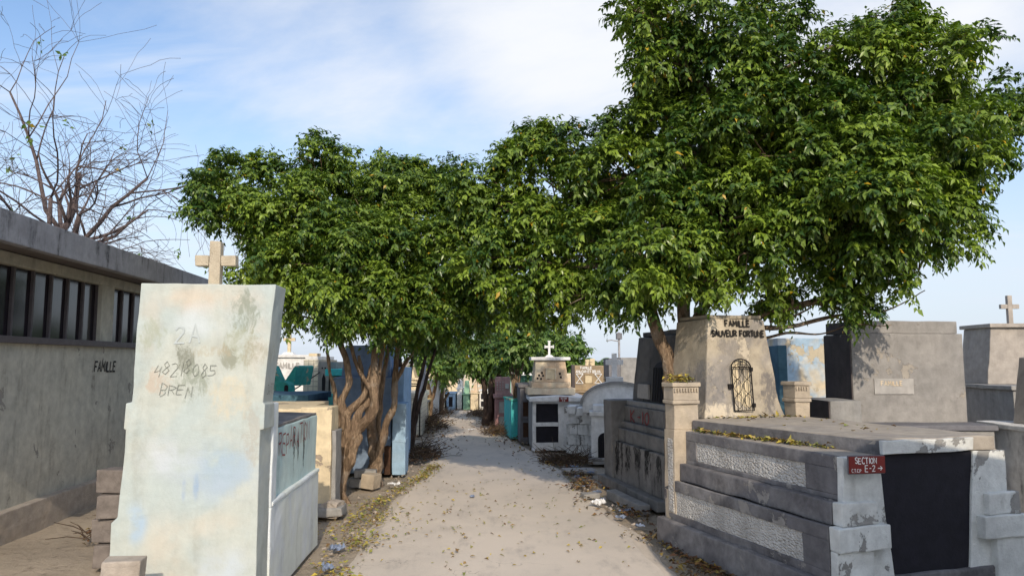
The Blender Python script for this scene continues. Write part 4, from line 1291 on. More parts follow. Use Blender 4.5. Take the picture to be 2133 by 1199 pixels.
# the row closing the far end of the path: (label, X, width, height, material, head, openings, cross)
row = [
    ('beige tapered tomb at the left of the far row', -3.0, 0.62, 0.62, 'peach', 1.32, 0.14, 'peach', [], 0),
    ('small blue and white tomb in the far row', -2.32, 0.3, 0.55, 'skyblue', 0.0, 0, None, [(0.08, 0.22, 0.1, 0.45)], 0),
    ('white round topped column tomb in the far row', -1.98, 0.18, 0.7, 'white', 1.12, 0.02, 'white', [], 0.25),
    ('pale green tapered tomb in the far row', -1.75, 0.24, 0.5, 'green', 1.0, 0.05, 'green', [], 0),
    ('beige low tomb in the middle of the far row', -1.47, 0.26, 0.55, 'cream', 0.9, 0.03, 'peach', [], 0.3),
    ('white tomb with four dark niches in the far row', -1.17, 0.40, 0.62, 'white', 0.0, 0, None, [(0.05, 0.17, 0.08, 0.27), (0.23, 0.35, 0.08, 0.27), (0.05, 0.17, 0.34, 0.54), (0.23, 0.35, 0.34, 0.54)], 0),
    ('bright turquoise tomb in the far row', -0.74, 0.18, 0.72, 'turq', 0.95, 0.01, 'mint', [], 0),
    ('white and black tomb at the right of the far row', -0.53, 0.3, 0.62, 'white', 0.9, 0.03, 'white', [(0.06, 0.24, 0.08, 0.26), (0.06, 0.24, 0.34, 0.54)], 0.28),
]
for lab, x, w, h, m, hz, tp, hm, ops, cr in row:
    simple_tomb(lab, (x, 27.0 + 0.25 * math.sin(x * 9), 0), 0, (w, 1.2, h), m, (0.01, w - 0.01, 0.1, 0.6, hz, tp) if hz else None, hm, ops, cross=cr or None, slab=0.04)
row2 = [('tall cream mausoleum behind the far row', -3.4, 1.3, 1.75, 'cream'), ('peach mausoleum block behind the far row', -1.9, 0.9, 1.5, 'peach'),
        ('mint mausoleum behind the right of the far row', -0.85, 0.8, 1.42, 'mint'), ('white mausoleum behind the right of the far row', 0.05, 1.2, 1.5, 'white')]
for lab, x, w, h, m in row2:
    simple_tomb(lab, (x, 30.0, 0), 0, (w, 1.5, h), m, cross=None, slab=0.08)

# wider field of tombs seen in gaps and by a camera a step aside
rn = random.Random(77)
field = [(-6.6, 15.2, 'white'), (-7.6, 18.6, 'cream'), (-5.6, 20.6, 'peach'), (-9.6, 20.5, 'grey'), (-6.4, 25.0, 'white'), (-4.6, 25.5, 'skyblue'),
         (3.3, 16.0, 'white_dirty'), (5.2, 17.2, 'peach'), (7.4, 15.6, 'grey'), (4.5, 21.8, 'white'), (6.6, 22.8, 'mint'), (9.2, 20.5, 'cream'), (9.4, 13.2, 'white')]
names = ['white', 'cream', 'peach', 'grey', 'second white', 'light blue', 'dirty white', 'second peach', 'second grey', 'far white', 'mint', 'second cream', 'outer white']
for i, (x, y, m) in enumerate(field):
    side = 'left' if x < 0 else 'right'
    hh = rn.uniform(0.9, 1.15)
    simple_tomb('%s tomb in the field of graves %s of the path, %s' % (names[i], side, 'near the horizon' if y > 20 else 'in the middle distance'), (x, y, 0), rn.uniform(-6, 6),
                (rn.uniform(0.9, 1.2), 1.9, hh), m, (0.1, 0.85, 1.0, 1.6, hh + rn.uniform(0.45, 0.8), 0.06), m, openings=[(0.25, 0.7, 0.2, 0.7)], cross=0.3 if i % 3 == 0 else None,
                group='tombs in the field of graves')

# tall mausoleum behind the photographer's right shoulder, unseen, added for the shade on the section tomb
t = root('mausoleum', 'tall plain grey mausoleum standing behind the section tomb', 'mausoleum', (2.08, -1.8, 0), 0)
P('wall', t, 'wallgrey', (0.1, 4.2, 0.1, 3.7, 0, 2.95), bev=0.02)
P('roof', t, 'fascia', (0.0, 4.3, 0.0, 3.8, 2.951, 3.1), bev=0.02)
P('door', t, 'rust', (0.06, 0.099, 1.3, 2.3, 0.05, 2.1), bev=0.004)


# ------------------------------------------------------------------ trees
def leaf_cloud(name, C, D, N, L, Wd, tints, mat, parent, kind='stuff', curl=0.18):
    """one mesh of folded, drooping leaves. C base points, D tip directions, N blade normals (n,3); L, Wd sizes (n,)"""
    n = len(C)
    D = D / np.linalg.norm(D, axis=1, keepdims=True)
    S = np.cross(D, N)
    S /= np.linalg.norm(S, axis=1, keepdims=True) + 1e-9
    U = np.cross(S, D)
    L = L[:, None]
    Wd = Wd[:, None]
    v = np.empty((n, 5, 3), np.float32)
    v[:, 0] = C
    v[:, 1] = C + D * L * 0.38 + S * Wd * 0.5 + U * Wd * curl
    v[:, 2] = C + D * L * 0.42
    v[:, 3] = C + D * L * 0.38 - S * Wd * 0.5 + U * Wd * curl
    v[:, 4] = C + D * L - U * L * 0.14
    fi = np.array([[0, 2, 1], [0, 3, 2], [1, 2, 4], [2, 3, 4]], np.int32)
    f = (fi[None] + (np.arange(n, dtype=np.int32) * 5)[:, None, None]).reshape(-1)
    me = bpy.data.meshes.new(name)
    me.vertices.add(n * 5)
    me.vertices.foreach_set('co', v.reshape(-1))
    nt = n * 4
    me.loops.add(nt * 3)
    me.loops.foreach_set('vertex_index', f)
    me.polygons.add(nt)
    me.polygons.foreach_set('loop_start', np.arange(nt, dtype=np.int32) * 3)
    me.update(calc_edges=True)
    at = me.color_attributes.new('tint', 'FLOAT_COLOR', 'POINT')
    c = np.ones((n, 5, 4), np.float32)
    c[:, :, :3] = tints[:, None, :]
    at.data.foreach_set('color', c.reshape(-1))
    return link(name, me, mat, parent, None, kind)


def bez(a, b, c, n):
    return [a * (1 - t) ** 2 + b * 2 * t * (1 - t) + c * t * t for t in [i / n for i in range(n + 1)]]


def crown_leaves(lobes, dens, leaf, rs, droop=0.75, outer=0.55):
    """leafy tufts: each lobe carries smaller tufts over its surface, each tuft a shell of twigs (world coordinates)"""
    c = np.array([l[:3] for l in lobes])
    r = np.array([l[3:6] for l in lobes])
    P0, O, G = [], [], []
    for i in range(len(lobes)):
        mr = r[i].mean()
        nt = max(8, int(22 * (mr / 0.5)))
        d = rs.normal(size=(nt, 3))
        d /= np.linalg.norm(d, axis=1, keepdims=True)
        d[:, 2] += 0.12
        sc = c[i] + d * r[i] * rs.uniform(0.45, 1.16, (nt, 1))
        sr = rs.uniform(0.09, 0.25, nt) * (mr / 0.5) ** 0.4
        q = np.linalg.norm((sc[:, None, :] - c[None]) / r[None], axis=2)
        q[:, i] = 9
        ok = (q.min(1) > 0.6) | (rs.random(nt) < 0.15)
        for p, rad, dd in zip(sc[ok], sr[ok], d[ok]):
            k = max(4, int(4 * math.pi * rad * rad * dens * 1.15))
            e = rs.normal(size=(k, 3)) + dd * 0.75 + [0, 0, 0.45]
            e /= np.linalg.norm(e, axis=1, keepdims=True)
            P0.append(p + e * rad * rs.uniform(0.5, 1.0, (k, 1)) * [1, 1, 0.8])
            O.append(e + [0, 0, 0.05])
            G.append(np.full(k, rs.uniform(-0.3, 0.3)))
    P0 = np.concatenate(P0)
    O = np.concatenate(O)
    O /= np.linalg.norm(O, axis=1, keepdims=True)
    return P0, O, np.concatenate(G)


def make_leaves(P0, O, G, per, tl, leaf, rs, droop=0.7):
    k = len(P0)
    t = (np.arange(per)[None, :] + rs.uniform(0, 0.8, (k, per))) / per
    tw = (O + rs.normal(0, 0.35, O.shape))
    tw /= np.linalg.norm(tw, axis=1, keepdims=True)
    ln = tl * rs.uniform(0.6, 1.3, (k, 1))
    down = np.array([0, 0, -1.0])
    B = P0[:, None, :] + tw[:, None, :] * (t * ln)[:, :, None] + down * (0.35 * ln * t ** 2)[:, :, None]
    side = np.cross(tw, [0, 0, 1.0])
    side /= np.linalg.norm(side, axis=1, keepdims=True) + 1e-6
    alt = np.where(np.arange(per) % 2 == 0, 1.0, -1.0)[None, :, None]
    D = side[:, None, :] * alt * 0.75 + tw[:, None, :] * 0.55 + down * droop + rs.normal(0, 0.28, (k, per, 3))
    N = np.array([0, 0, 1.0]) * 0.75 + tw[:, None, :] * 0.75 + side[:, None, :] * alt * 0.25 + rs.normal(0, 0.3, (k, per, 3))
    B = B.reshape(-1, 3)
    D = D.reshape(-1, 3)
    N = N.reshape(-1, 3)
    m = len(B)
    L = leaf * np.clip(rs.normal(0.95, 0.24, m), 0.4, 1.5)
    Wd = L * rs.uniform(0.40, 0.56, m)
    ti = np.stack([np.clip(np.repeat(rs.uniform(0.2, 0.6, k) + G, per) + rs.normal(0, 0.2, m), 0, 1), rs.random(m), rs.random(m)], 1)
    return B, D, N, L, Wd, ti


def ficus(name, label, base, stems, lobes, seed, leaf=0.09, dens=26, per=12, tl=0.26, mat='leaf', bark='bark', trunk_n=14, group=None, wob=0.5):
    """stems: list of (points, radii) in world coordinates; lobes: (x, y, z, rx, ry, rz) in world coordinates"""
    t = root(name, label, 'tree', base, 0, group)
    off = Vector(base)
    rs = np.random.RandomState(seed)
    rn = random.Random(seed)
    bm = bmesh.new()
    ends = []
    for i, (pts, rad) in enumerate(stems):
        pts = [Vector(p) - off for p in pts]
        fine, fr = [], []
        for a in range(len(pts) - 1):
            p0, p1, p2, p3 = pts[max(a - 1, 0)], pts[a], pts[a + 1], pts[min(a + 2, len(pts) - 1)]
            for s in range(6):
                u = s / 6
                q = 0.5 * ((2 * p1) + (p2 - p0) * u + (2 * p0 - 5 * p1 + 4 * p2 - p3) * u * u + (3 * p1 - p0 - 3 * p2 + p3) * u ** 3)
                fine.append(q + noise.noise_vector(q * 4 + Vector((i * 5, 0, 0))) * 0.02)
                fr.append(rad[a] * (1 - u) + rad[a + 1] * u)
        fine.append(pts[-1])
        fr.append(rad[-1])
        tube(bm, fine, fr, trunk_n, wob=wob, seed=i)
        for q, rr in list(zip(fine, fr))[len(fine) // 2:]:
            ends.append((q, rr))
    done('trunk', bm, bark, t, 0, smooth=True)
    # boughs from the stems into the lobes, then branchlets
    bm = bmesh.new()
    for l in lobes:
        c = Vector(l[:3]) - off
        e, rr = min(ends, key=lambda e: (e[0] - c).length + max(0, e[0].z - c.z) * 0.8)
        mid = e.lerp(c, 0.5) + Vector((rn.uniform(-.12, .12), rn.uniform(-.12, .12), rn.uniform(0.02, 0.22)))
        r0 = min(rr * 0.7, 0.05)
        b = bez(e, mid, c, 7)
        tube(bm, b, [r0 * (1 - 0.7 * i / 7) for i in range(8)], 5)
        for k in range(7):
            d = Vector((rn.gauss(0, 1), rn.gauss(0, 1), rn.gauss(0.2, 1))).normalized()
            q = c + Vector((d.x * l[3], d.y * l[4], d.z * l[5])) * rn.uniform(0.75, 0.98)
            s0 = b[rn.randint(4, 7)]
            m2 = s0.lerp(q, 0.5) + Vector((rn.uniform(-.08, .08), rn.uniform(-.08, .08), rn.uniform(0, .1)))
            tube(bm, bez(s0, m2, q, 4), [r0 * 0.34, r0 * 0.28, r0 * 0.2, r0 * 0.14, 0.003], 4)
    done('branches', bm, bark, t, 0, smooth=True, kind='stuff')
    P0, O, G = crown_leaves(lobes, dens, leaf, rs)
    B, D, N, L, Wd, ti = make_leaves(P0, O, G, per, tl, leaf, rs)
    B = B - np.array(base)
    leaf_cloud('crown', B, D, N, L, Wd, ti, M[mat], t)
    return t


FPX, PIT, HC = 1560.0, R(5.58), 1.7


def at(x, y, Y):
    """world point that lies Y metres ahead on the sight line of a spot measured in the photograph"""
    u, v = (x - 1066.5) / FPX, (599.5 - y) / FPX
    f, z = math.cos(PIT) - v * math.sin(PIT), math.sin(PIT) + v * math.cos(PIT)
    return (u * Y / f, Y, HC + z * Y / f)


def lobes_at(rows):
    out = []
    for (x, y, r, Y) in rows:
        p = at(x, y, Y)
        m = r / FPX * Y
        out.append((*p, m, m * 1.15, m * 0.92))
    return out


# the two gnarled ficus at the left edge of the path
LA = lobes_at([(480, 385, 58, 9.9), (452, 452, 40, 9.8), (545, 420, 70, 9.9), (655, 345, 48, 10.0), (615, 455, 85, 9.6), (690, 430, 85, 10.4), (560, 530, 72, 9.5),
               (650, 550, 85, 9.1), (560, 480, 70, 10.6), (645, 620, 55, 9.3), (720, 595, 78, 8.9), (590, 590, 58, 10.3), (720, 510, 90, 9.3), (600, 655, 26, 9.8), (720, 650, 45, 9.4)])
def stem(rows, Y, ground=None):
    pts = [at(x, y, Y + dy) for x, y, dy, _ in rows]
    rad = [r for *_, r in rows]
    if ground:
        pts = [ground[:3]] + pts
        rad = [ground[3]] + rad
    return pts, rad


ficus('ficus_tree', 'gnarled ficus with ropy trunk nearest the cream tomb', (-2.2, 9.72, 0),
      [stem([(712, 975, 0, .10), (722, 940, 0, .105), (733, 908, 0, .095), (752, 888, -.05, .062), (777, 860, -.1, .055), (781, 820, -.1, .055), (779, 785, -.05, .05), (782, 720, 0, .03)], 9.72, (-2.3, 9.7, -0.06, .12)),
       stem([(703, 985, .05, .075), (708, 938, .06, .07), (713, 888, .05, .062), (718, 866, .05, .055), (712, 835, .05, .05), (727, 790, .05, .048), (721, 745, .05, .04), (700, 680, .1, .03)], 9.72, (-2.4, 9.62, -0.06, .09)),
       stem([(728, 925, -.06, .06), (739, 880, -.05, .055), (752, 852, 0, .045), (775, 829, .06, .04), (790, 780, .1, .03), (800, 700, .15, .02)], 9.72),
       stem([(716, 895, 0, .055), (724, 862, 0, .05), (740, 844, 0, .042), (762, 815, .02, .038), (775, 760, .05, .025)], 9.72),
       stem([(780, 822, -.1, .035), (775, 812, -.08, .036), (757, 784, -.05, .03), (745, 760, 0, .025), (720, 690, 0, .018)], 9.72),
       stem([(716, 985, -.1, .06), (728, 960, -.12, .06), (739, 930, -.12, .05), (750, 910, -.12, .04), (752, 904, -.12, .025)], 9.72, (-2.15, 9.55, -0.06, .06)),
       stem([(711, 930, -.06, .045), (722, 902, -.08, .045), (727, 880, -.06, .04), (720, 855, -.02, .035)], 9.72),
       stem([(708, 880, .1, .03), (700, 850, .1, .028), (694, 800, .1, .024), (680, 730, .1, .016)], 9.72),
       stem([(727, 950, -.08, .04), (737, 915, -.1, .045), (746, 896, -.08, .04), (748, 875, -.05, .03)], 9.72),
       ([(-2.5, 9.45, -0.06), (-2.38, 9.55, 0.03), (-2.3, 9.65, 0.16)], [.03, .06, .08]),
       ([(-2.0, 9.45, -0.06), (-2.12, 9.55, 0.03), (-2.22, 9.65, 0.16)], [.025, .055, .07])],
      LA, 11, leaf=0.064, dens=100, per=10, tl=0.16)
LB = lobes_at([(740, 375, 62, 11.0), (835, 390, 62, 10.9), (915, 385, 45, 10.8), (790, 460, 85, 10.4), (880, 470, 80, 10.3), (800, 550, 88, 9.9), (890, 555, 88, 9.8),
               (800, 630, 72, 9.6), (890, 635, 70, 9.9), (960, 480, 60, 10.3), (960, 575, 72, 10.0), (965, 655, 50, 10.2), (850, 690, 40, 10.3), (790, 680, 36, 10.6), (1015, 630, 50, 10.4)])
ficus('ficus_tree', 'slimmer dark ficus in front of the blue tomb', (-1.97, 10.85, 0),
      [stem([(782, 965, 0, .11), (780, 940, 0, .095), (775, 910, 0, .075), (774, 876, 0, .06), (768, 840, .05, .055), (775, 780, .05, .045), (790, 700, .05, .035)], 10.85, (-1.98, 10.8, -0.06, .15)),
       stem([(786, 950, -.03, .085), (795, 917, -.05, .062), (804, 882, -.05, .05), (820, 845, -.05, .045), (823, 784, -.05, .04), (830, 710, 0, .03)], 10.85, (-1.93, 10.83, -0.06, .11)),
       stem([(785, 930, .1, .05), (790, 880, .12, .045), (793, 830, .12, .04), (800, 770, .1, .035), (815, 700, .1, .025)], 10.85),
       stem([(775, 890, 0, .04), (764, 850, .05, .035), (757, 800, .1, .03), (748, 740, .1, .02)], 10.85),
       stem([(822, 800, -.05, .03), (838, 770, -.05, .028), (856, 740, 0, .022), (880, 700, 0, .015)], 10.85)],
      LB, 23, leaf=0.064, dens=100, per=10, tl=0.16)

# the big ficus over the section tomb
LR = lobes_at([(1010, 400, 52, 9.4), (1100, 350, 62, 9.2), (1195, 315, 52, 9.0), (1160, 420, 85, 8.9), (1065, 480, 75, 9.2), (1280, 375, 85, 8.5), (1340, 260, 62, 8.2), (1400, 130, 72, 7.8),
               (1330, 20, 45, 7.6), (1420, 30, 70, 7.8), (1590, 40, 62, 8.0), (1520, 170, 100, 7.9), (1650, 190, 90, 7.7), (1800, 100, 65, 7.6), (1860, 40, 50, 7.6), (1850, 240, 95, 7.6),
               (1760, 310, 100, 7.3), (1600, 330, 115, 7.6), (1450, 330, 100, 7.8), (1380, 470, 100, 7.6), (1235, 535, 78, 8.3), (1140, 560, 72, 8.6), (1195, 615, 36, 8.4), (1095, 630, 46, 9.0),
               (1050, 560, 60, 9.0), (1150, 650, 24, 9.0), (1500, 480, 110, 7.5), (1650, 460, 115, 7.5), (1780, 460, 105, 7.0), (1860, 400, 80, 7.0), (1560, 530, 60, 7.3), (1450, 545, 64, 7.4),
               (1340, 550, 70, 7.4), (1310, 610, 40, 7.6), (1700, 540, 48, 7.7), (1820, 530, 40, 7.2), (1490, 585, 34, 7.3), (1260, 630, 32, 8.0), (1390, 600, 36, 7.6), (1950, 160, 90, 7.6),
               (1960, 330, 100, 7.3), (1950, 460, 80, 7.2), (2030, 240, 70, 7.8), (1500, 420, 120, 8.6), (1700, 380, 130, 8.5), (1850, 330, 120, 8.3), (1380, 400, 110, 8.8), (1640, 615, 22, 7.7),
               (1735, 595, 26, 7.5), (1800, 640, 14, 7.5), (1850, 585, 26, 7.3), (1600, 640, 16, 7.9)])
ficus('ficus_tree', 'large dense ficus spreading over the section tomb on the right', (1.73, 8.05, 0),
      [([(1.74, 8.05, -0.05), (1.73, 8.05, 0.7), (1.72, 8.05, 1.45), (1.66, 8.05, 1.75), (1.5, 8.05, 2.2), (1.42, 8.0, 2.7)], [.12, .11, .10, .075, .06, .045]),
       ([(1.76, 8.07, 0.6), (1.76, 8.07, 1.5), (1.84, 8.05, 1.9), (1.88, 8.0, 2.5), (2.1, 7.9, 3.2), (2.15, 7.9, 3.9), (2.2, 7.9, 4.5)], [.07, .07, .06, .06, .055, .045, .03]),
       ([(1.80, 8.12, 0.6), (1.84, 8.15, 1.5), (1.95, 8.2, 2.0), (2.3, 8.1, 2.6), (2.9, 7.9, 3.3)], [.08, .075, .06, .05, .035]),
       ([(1.86, 8.12, 1.4), (2.1, 8.1, 1.85), (2.5, 7.9, 2.15), (3.1, 7.7, 2.3), (3.7, 7.6, 2.45), (4.1, 7.5, 2.6)], [.05, .045, .04, .03, .02, .01]),
       ([(2.3, 8.0, 2.05), (2.8, 7.8, 2.05), (3.3, 7.7, 2.15), (3.8, 7.6, 2.3)], [.03, .025, .018, .008]),
       ([(2.1, 8.1, 1.85), (2.5, 8.0, 1.9), (2.9, 7.9, 2.0), (3.2, 7.8, 1.98), (3.45, 7.7, 2.08)], [.022, .018, .013, .008, .004]),
       ([(3.1, 7.7, 2.3), (3.4, 7.6, 2.2), (3.75, 7.5, 2.2), (4.1, 7.4, 2.4)], [.014, .011, .008, .004]),
       ([(3.3, 7.7, 2.15), (3.5, 7.6, 2.08), (3.8, 7.5, 2.06)], [.010, .007, .003]),
       ([(2.7, 7.85, 2.1), (3.0, 7.75, 2.2), (3.25, 7.65, 2.4)], [.014, .010, .005])],
      LR, 31, leaf=0.069, dens=98, per=10, tl=0.17)

# trees further along: left slim group, a pair at the far left, the dark one and the planter sapling
LC = lobes_at([(880, 665, 56, 14.2), (930, 680, 42, 14.6), (900, 630, 60, 14.5)])
ficus('ficus_tree', 'slender many stemmed ficus just beyond the blue tomb', (-1.95, 14.4, 0),
      [([(-2.0 + dx, 14.4 + dy, -0.05), (-1.98 + dx * 1.5, 14.4, 0.6), (-1.95 + dx * 3, 14.4, 1.3), (-1.85 + dx * 5, 14.4, 2.3)], [.055, .045, .035, .025]) for dx, dy in ((-.06, 0), (0, .05), (.06, -.03), (.1, .04))],
      LC, 41, leaf=0.10, dens=45, per=11, mat='leaf_far', bark='bark_dark', trunk_n=8)
LD = lobes_at([(905, 742, 34, 21.5), (880, 735, 34, 21.8), (935, 750, 26, 22.5), (915, 770, 16, 21.0)])
ficus('ficus_tree', 'small forked tree above the yellow stepped tomb', (-2.35, 21.5, 0),
      [([(-2.35, 21.5, 0), (-2.33, 21.5, 0.7), (-2.5, 21.5, 1.3)], [.09, .07, .04]), ([(-2.33, 21.5, 0.5), (-2.2, 21.5, 0.9), (-2.12, 21.5, 1.4)], [.06, .05, .035])],
      LD, 43, leaf=0.13, dens=26, per=10, mat='leaf_far', trunk_n=8)
LE = lobes_at([(935, 765, 20, 24.5), (955, 740, 28, 24.5), (925, 780, 12, 24.0)])
ficus('ficus_tree', 'small tree near the far end on the left of the path', (-2.3, 24.5, 0),
      [([(-2.3, 24.5, 0), (-2.28, 24.5, 0.5), (-2.2, 24.5, 1.1)], [.09, .07, .04]), ([(-2.26, 24.5, 0.3), (-2.05, 24.5, 0.7)], [.05, .03])],
      LE, 44, leaf=0.14, dens=24, per=10, mat='leaf_far', trunk_n=8)
LF = lobes_at([(1020, 748, 32, 20.6), (1045, 745, 34, 20.8), (1000, 735, 32, 20.4), (1060, 730, 34, 20.6), (1030, 715, 34, 20)])
ficus('ficus_tree', 'dark trunked tree in shade before the pink tomb', (-0.62, 20.3, 0),
      [([(-0.62 + dx, 20.3 + dy, -0.05), (-0.6 + dx, 20.3 + dy, 0.6), (-0.6 + dx * 2, 20.3, 1.4)], [.10, .08, .05]) for dx, dy in ((-.1, 0), (0.02, -.06), (.13, .03), (.05, .1))],
      LF, 45, leaf=0.13, dens=28, per=10, mat='leaf_far', bark='bark_dark', trunk_n=8)
LG = lobes_at([(1075, 725, 38, 17.2), (1095, 740, 24, 17.6), (1055, 740, 26, 17.3), (1085, 690, 42, 17)])
ficus('ficus_tree', 'thin stemmed sapling growing out of the teal planter tomb', (0.08, 17.1, 0.87),
      [([(0.08 + dx * .3, 17.1, 0.6), (0.08 + dx * 0.5, 17.1, 1.1), (0.08 + dx * 2, 17.1, 1.8)], [.03, .025, .015]) for dx in (-.1, -.05, 0.0, 0.05, 0.1)],
      LG, 46, leaf=0.11, dens=30, per=10, mat='leaf_far', trunk_n=6)
LH = lobes_at([(1190, 740, 26, 24), (1160, 720, 38, 24.5), (1212, 725, 14, 24), (1125, 735, 28, 24.5), (1180, 765, 20, 24.5)])
ficus('leafy_tree', 'bright green tree behind the trefoil cross tomb', (1.5, 24.3, 0),
      [([(1.5, 24.3, 0), (1.52, 24.3, 0.9), (1.55, 24.3, 1.7)], [.1, .08, .05])], LH, 47, leaf=0.15, dens=24, per=10, mat='leaf_far', trunk_n=8)


def palm(label, base, h, seed):
    t = root('palm_tree', label, 'palm', base)
    rs = np.random.RandomState(seed)
    bm = bmesh.new()
    tube(bm, [(0, 0, 0), (0.1, 0, h * 0.5), (0.05, 0, h)], [0.2, 0.16, 0.13], 8)
    done('trunk', bm, 'bark_dark', t, 0, smooth=True)
    B, D, N = [], [], []
    for k in range(18):
        az = k * 2.4
        el = rs.uniform(-0.3, 1.1)
        for s in range(14):
            u = s / 14
            p = np.array([math.cos(az) * u * 1.9 * math.cos(el), math.sin(az) * u * 1.9 * math.cos(el), h + math.sin(el) * u * 1.6 - 1.1 * u * u])
            for sg in (-1, 1):
                B.append(p)
                D.append(np.array([-math.sin(az) * sg + math.cos(az) * 0.7, math.cos(az) * sg + math.sin(az) * 0.7, -0.5]))
                N.append([0.1, 0.1, 1])
    n = len(B)
    leaf_cloud('crown', np.array(B), np.array(D), np.array(N, float), np.full(n, 0.6), np.full(n, 0.1), np.stack([rs.uniform(0, .6, n), rs.uniform(0, .9, n), rs.random(n)], 1), M['leaf_far'], t)


palm('dark palm on the horizon beyond the brown lattice tomb', (6.4, 56, 0), 1.6, 3)
palm('second dark palm further right on the horizon beyond the lattice tomb', (8.3, 60, 0), 0.9, 4)


# bare tree beside the mausoleum
def bare_tree():
    base = Vector((-8.8, 13.4, 0))
    t = root('bare_tree', 'leafless tree with fine twigs beside the mausoleum roof', 'tree', base)
    rn = random.Random(9)
    bm = bmesh.new()
    bt = bmesh.new()
    tips = []

    def grow(p, d, r, ln, lev):
        n = 6
        pts, rad = [p], [r]
        q = p.copy()
        for i in range(n):
            d = (d + Vector((rn.gauss(0, .13), rn.gauss(0, .13), rn.gauss(0.03 if lev < 3 else -0.05, .12)))).normalized()
            q = q + d * (ln / n)
            pts.append(q.copy())
            rad.append(max(0.0035, r * (1 - 0.6 * (i + 1) / n)))
        tube(bm if lev < 2 else bt, pts, rad, 7 if lev < 2 else 4)
        if lev >= 5 or r < 0.005:
            tips.append(q)
            return
        k = [5, 5, 4, 4, 3][lev]
        for j in range(k):
            i = rn.randint(2, n) if lev else rn.randint(3, n)
            dd = (pts[min(i, n)] - pts[min(i, n) - 1]).normalized()
            a = Vector((rn.gauss(0, 1), rn.gauss(0, 1), rn.gauss(0, .7)))
            a = (a - dd * a.dot(dd)).normalized()
            grow(pts[i], (dd * 0.75 + a * rn.uniform(0.5, 0.95)).normalized(), rad[i] * 0.62, ln * rn.uniform(0.55, 0.78), lev + 1)

    grow(Vector((0, 0, 0)), Vector((0.03, 0, 1)), 0.18, 4.2, 0)
    grow(Vector((0.05, 0, 2.9)), Vector((0.75, -0.1, 0.45)), 0.10, 2.1, 1)
    grow(Vector((0.05, 0, 3.4)), Vector((0.6, 0.15, 0.7)), 0.09, 2.0, 1)
    grow(Vector((0.0, 0, 2.6)), Vector((0.7, 0.3, 0.35)), 0.08, 1.8, 1)
    done('trunk', bm, 'twig', t, 0, smooth=True)
    done('twigs', bt, 'twig', t, 0, smooth=True, kind='stuff')
    rs = np.random.RandomState(3)
    pick = [tips[i] for i in rs.choice(len(tips), min(24, len(tips)), replace=False)]
    B = np.array([list(p) for p in pick for _ in range(5)])
    n = len(B)
    leaf_cloud('last_leaves', B + rs.normal(0, 0.04, (n, 3)), rs.normal(0, 1, (n, 3)) + [0, 0, -1], rs.normal(0, 1, (n, 3)), np.full(n, 0.11), np.full(n, 0.06),
               np.stack([rs.uniform(0, .8, n), rs.uniform(0.9, 1, n), rs.random(n)], 1), M['leaf_far'], t)


bare_tree()

# pole and post on the left
t = root('leaning_pole', 'weathered grey pole leaning beside the slender ficus', 'pole', (-2.25, 17.2, 0))
bm = bmesh.new(); tube(bm, [(0, 0, -0.05), (0.13, 0.05, 0.8), (0.27, 0.1, 1.7)], [0.05, 0.048, 0.042], 9); done('shaft', bm, 'post', t, 0, smooth=True)
P('foot_stone', t, 'stone', (-0.09, 0.09, -0.08, 0.08, -0.04, 0.05), bev=0.02, rough=0.01)
t = root('marker_post', 'short whitewashed stake at the foot of the slender ficus', 'post', (-2.12, 15.5, 0))
P('stake', t, 'marble', (-0.05, 0.05, -0.03, 0.03, -0.02, 0.5, 0.02, 0.005), bev=0.006)
P('footing', t, 'rust', (-0.06, 0.06, -0.05, 0.05, -0.02, 0.06), bev=0.01)

# ------------------------------------------------------------------ stones, litter, brush
blob('rock', 'pale rounded rock at the corner of the turquoise tomb', 'rock', (-2.0, 8.55, -0.02), (0.24, 0.2, 0.17), 'stone', 3)
block('concrete_block', 'grey concrete block at the root of the ropy trunk', 'block', (-2.05, 10.55, -0.02), (0.34, 0.22, 0.12), (2, 3, -15), 'grey', 4)
block('concrete_block', 'upper grey concrete block resting on another by the ropy trunk', 'block', (-2.03, 10.57, 0.10), (0.30, 0.2, 0.11), (-3, 2, 8), 'grey', 5)
block('cut_stone', 'tan cut stone standing before the slimmer ficus', 'block', (-1.93, 10.42, -0.02), (0.2, 0.2, 0.2), (0, 4, -20), 'pier', 6)
block('flat_stone', 'flat stone lying in the leaf litter beside K-10', 'stone', (0.98, 9.6, 0.0), (0.22, 0.14, 0.06), (3, 0, 20), 'grey', 7)
block('flat_slab', 'pale flat slab on the ground before the vault tomb', 'slab', (1.05, 11.9, -0.02), (0.5, 0.32, 0.05), (0, 0, 10), 'greywarm', 8)
block('stone_kerb', 'long grey kerb stone at the foot of K-10', 'kerb', (1.38, 9.2, -0.03), (0.14, 1.1, 0.11), (0, 0, 12), 'grey', 9)


def scrap(name, label, loc, size, mat, seed, cat='litter', group=None):
    bm = bmesh.new()
    bmesh.ops.create_grid(bm, x_segments=6, y_segments=6, size=0.5)
    for v in bm.verts:
        q = v.co * 4 + Vector((seed * 7, 0, 0))
        v.co = Vector((v.co.x * size[0], v.co.y * size[1], size[2] * (0.5 + 0.9 * noise.noise(q))))
        v.co += noise.noise_vector(q * 1.3) * size[0] * 0.12
    mn = min(v.co.z for v in bm.verts)
    for v in bm.verts:
        v.co.z -= mn - 0.004
    o = done(name, bm, mat, None, 0)
    o.modifiers.new('thickness', 'SOLIDIFY').thickness = 0.003
    o.location = loc
    o.rotation_euler = (0, 0, seed)
    return tag(o, label, cat, group)


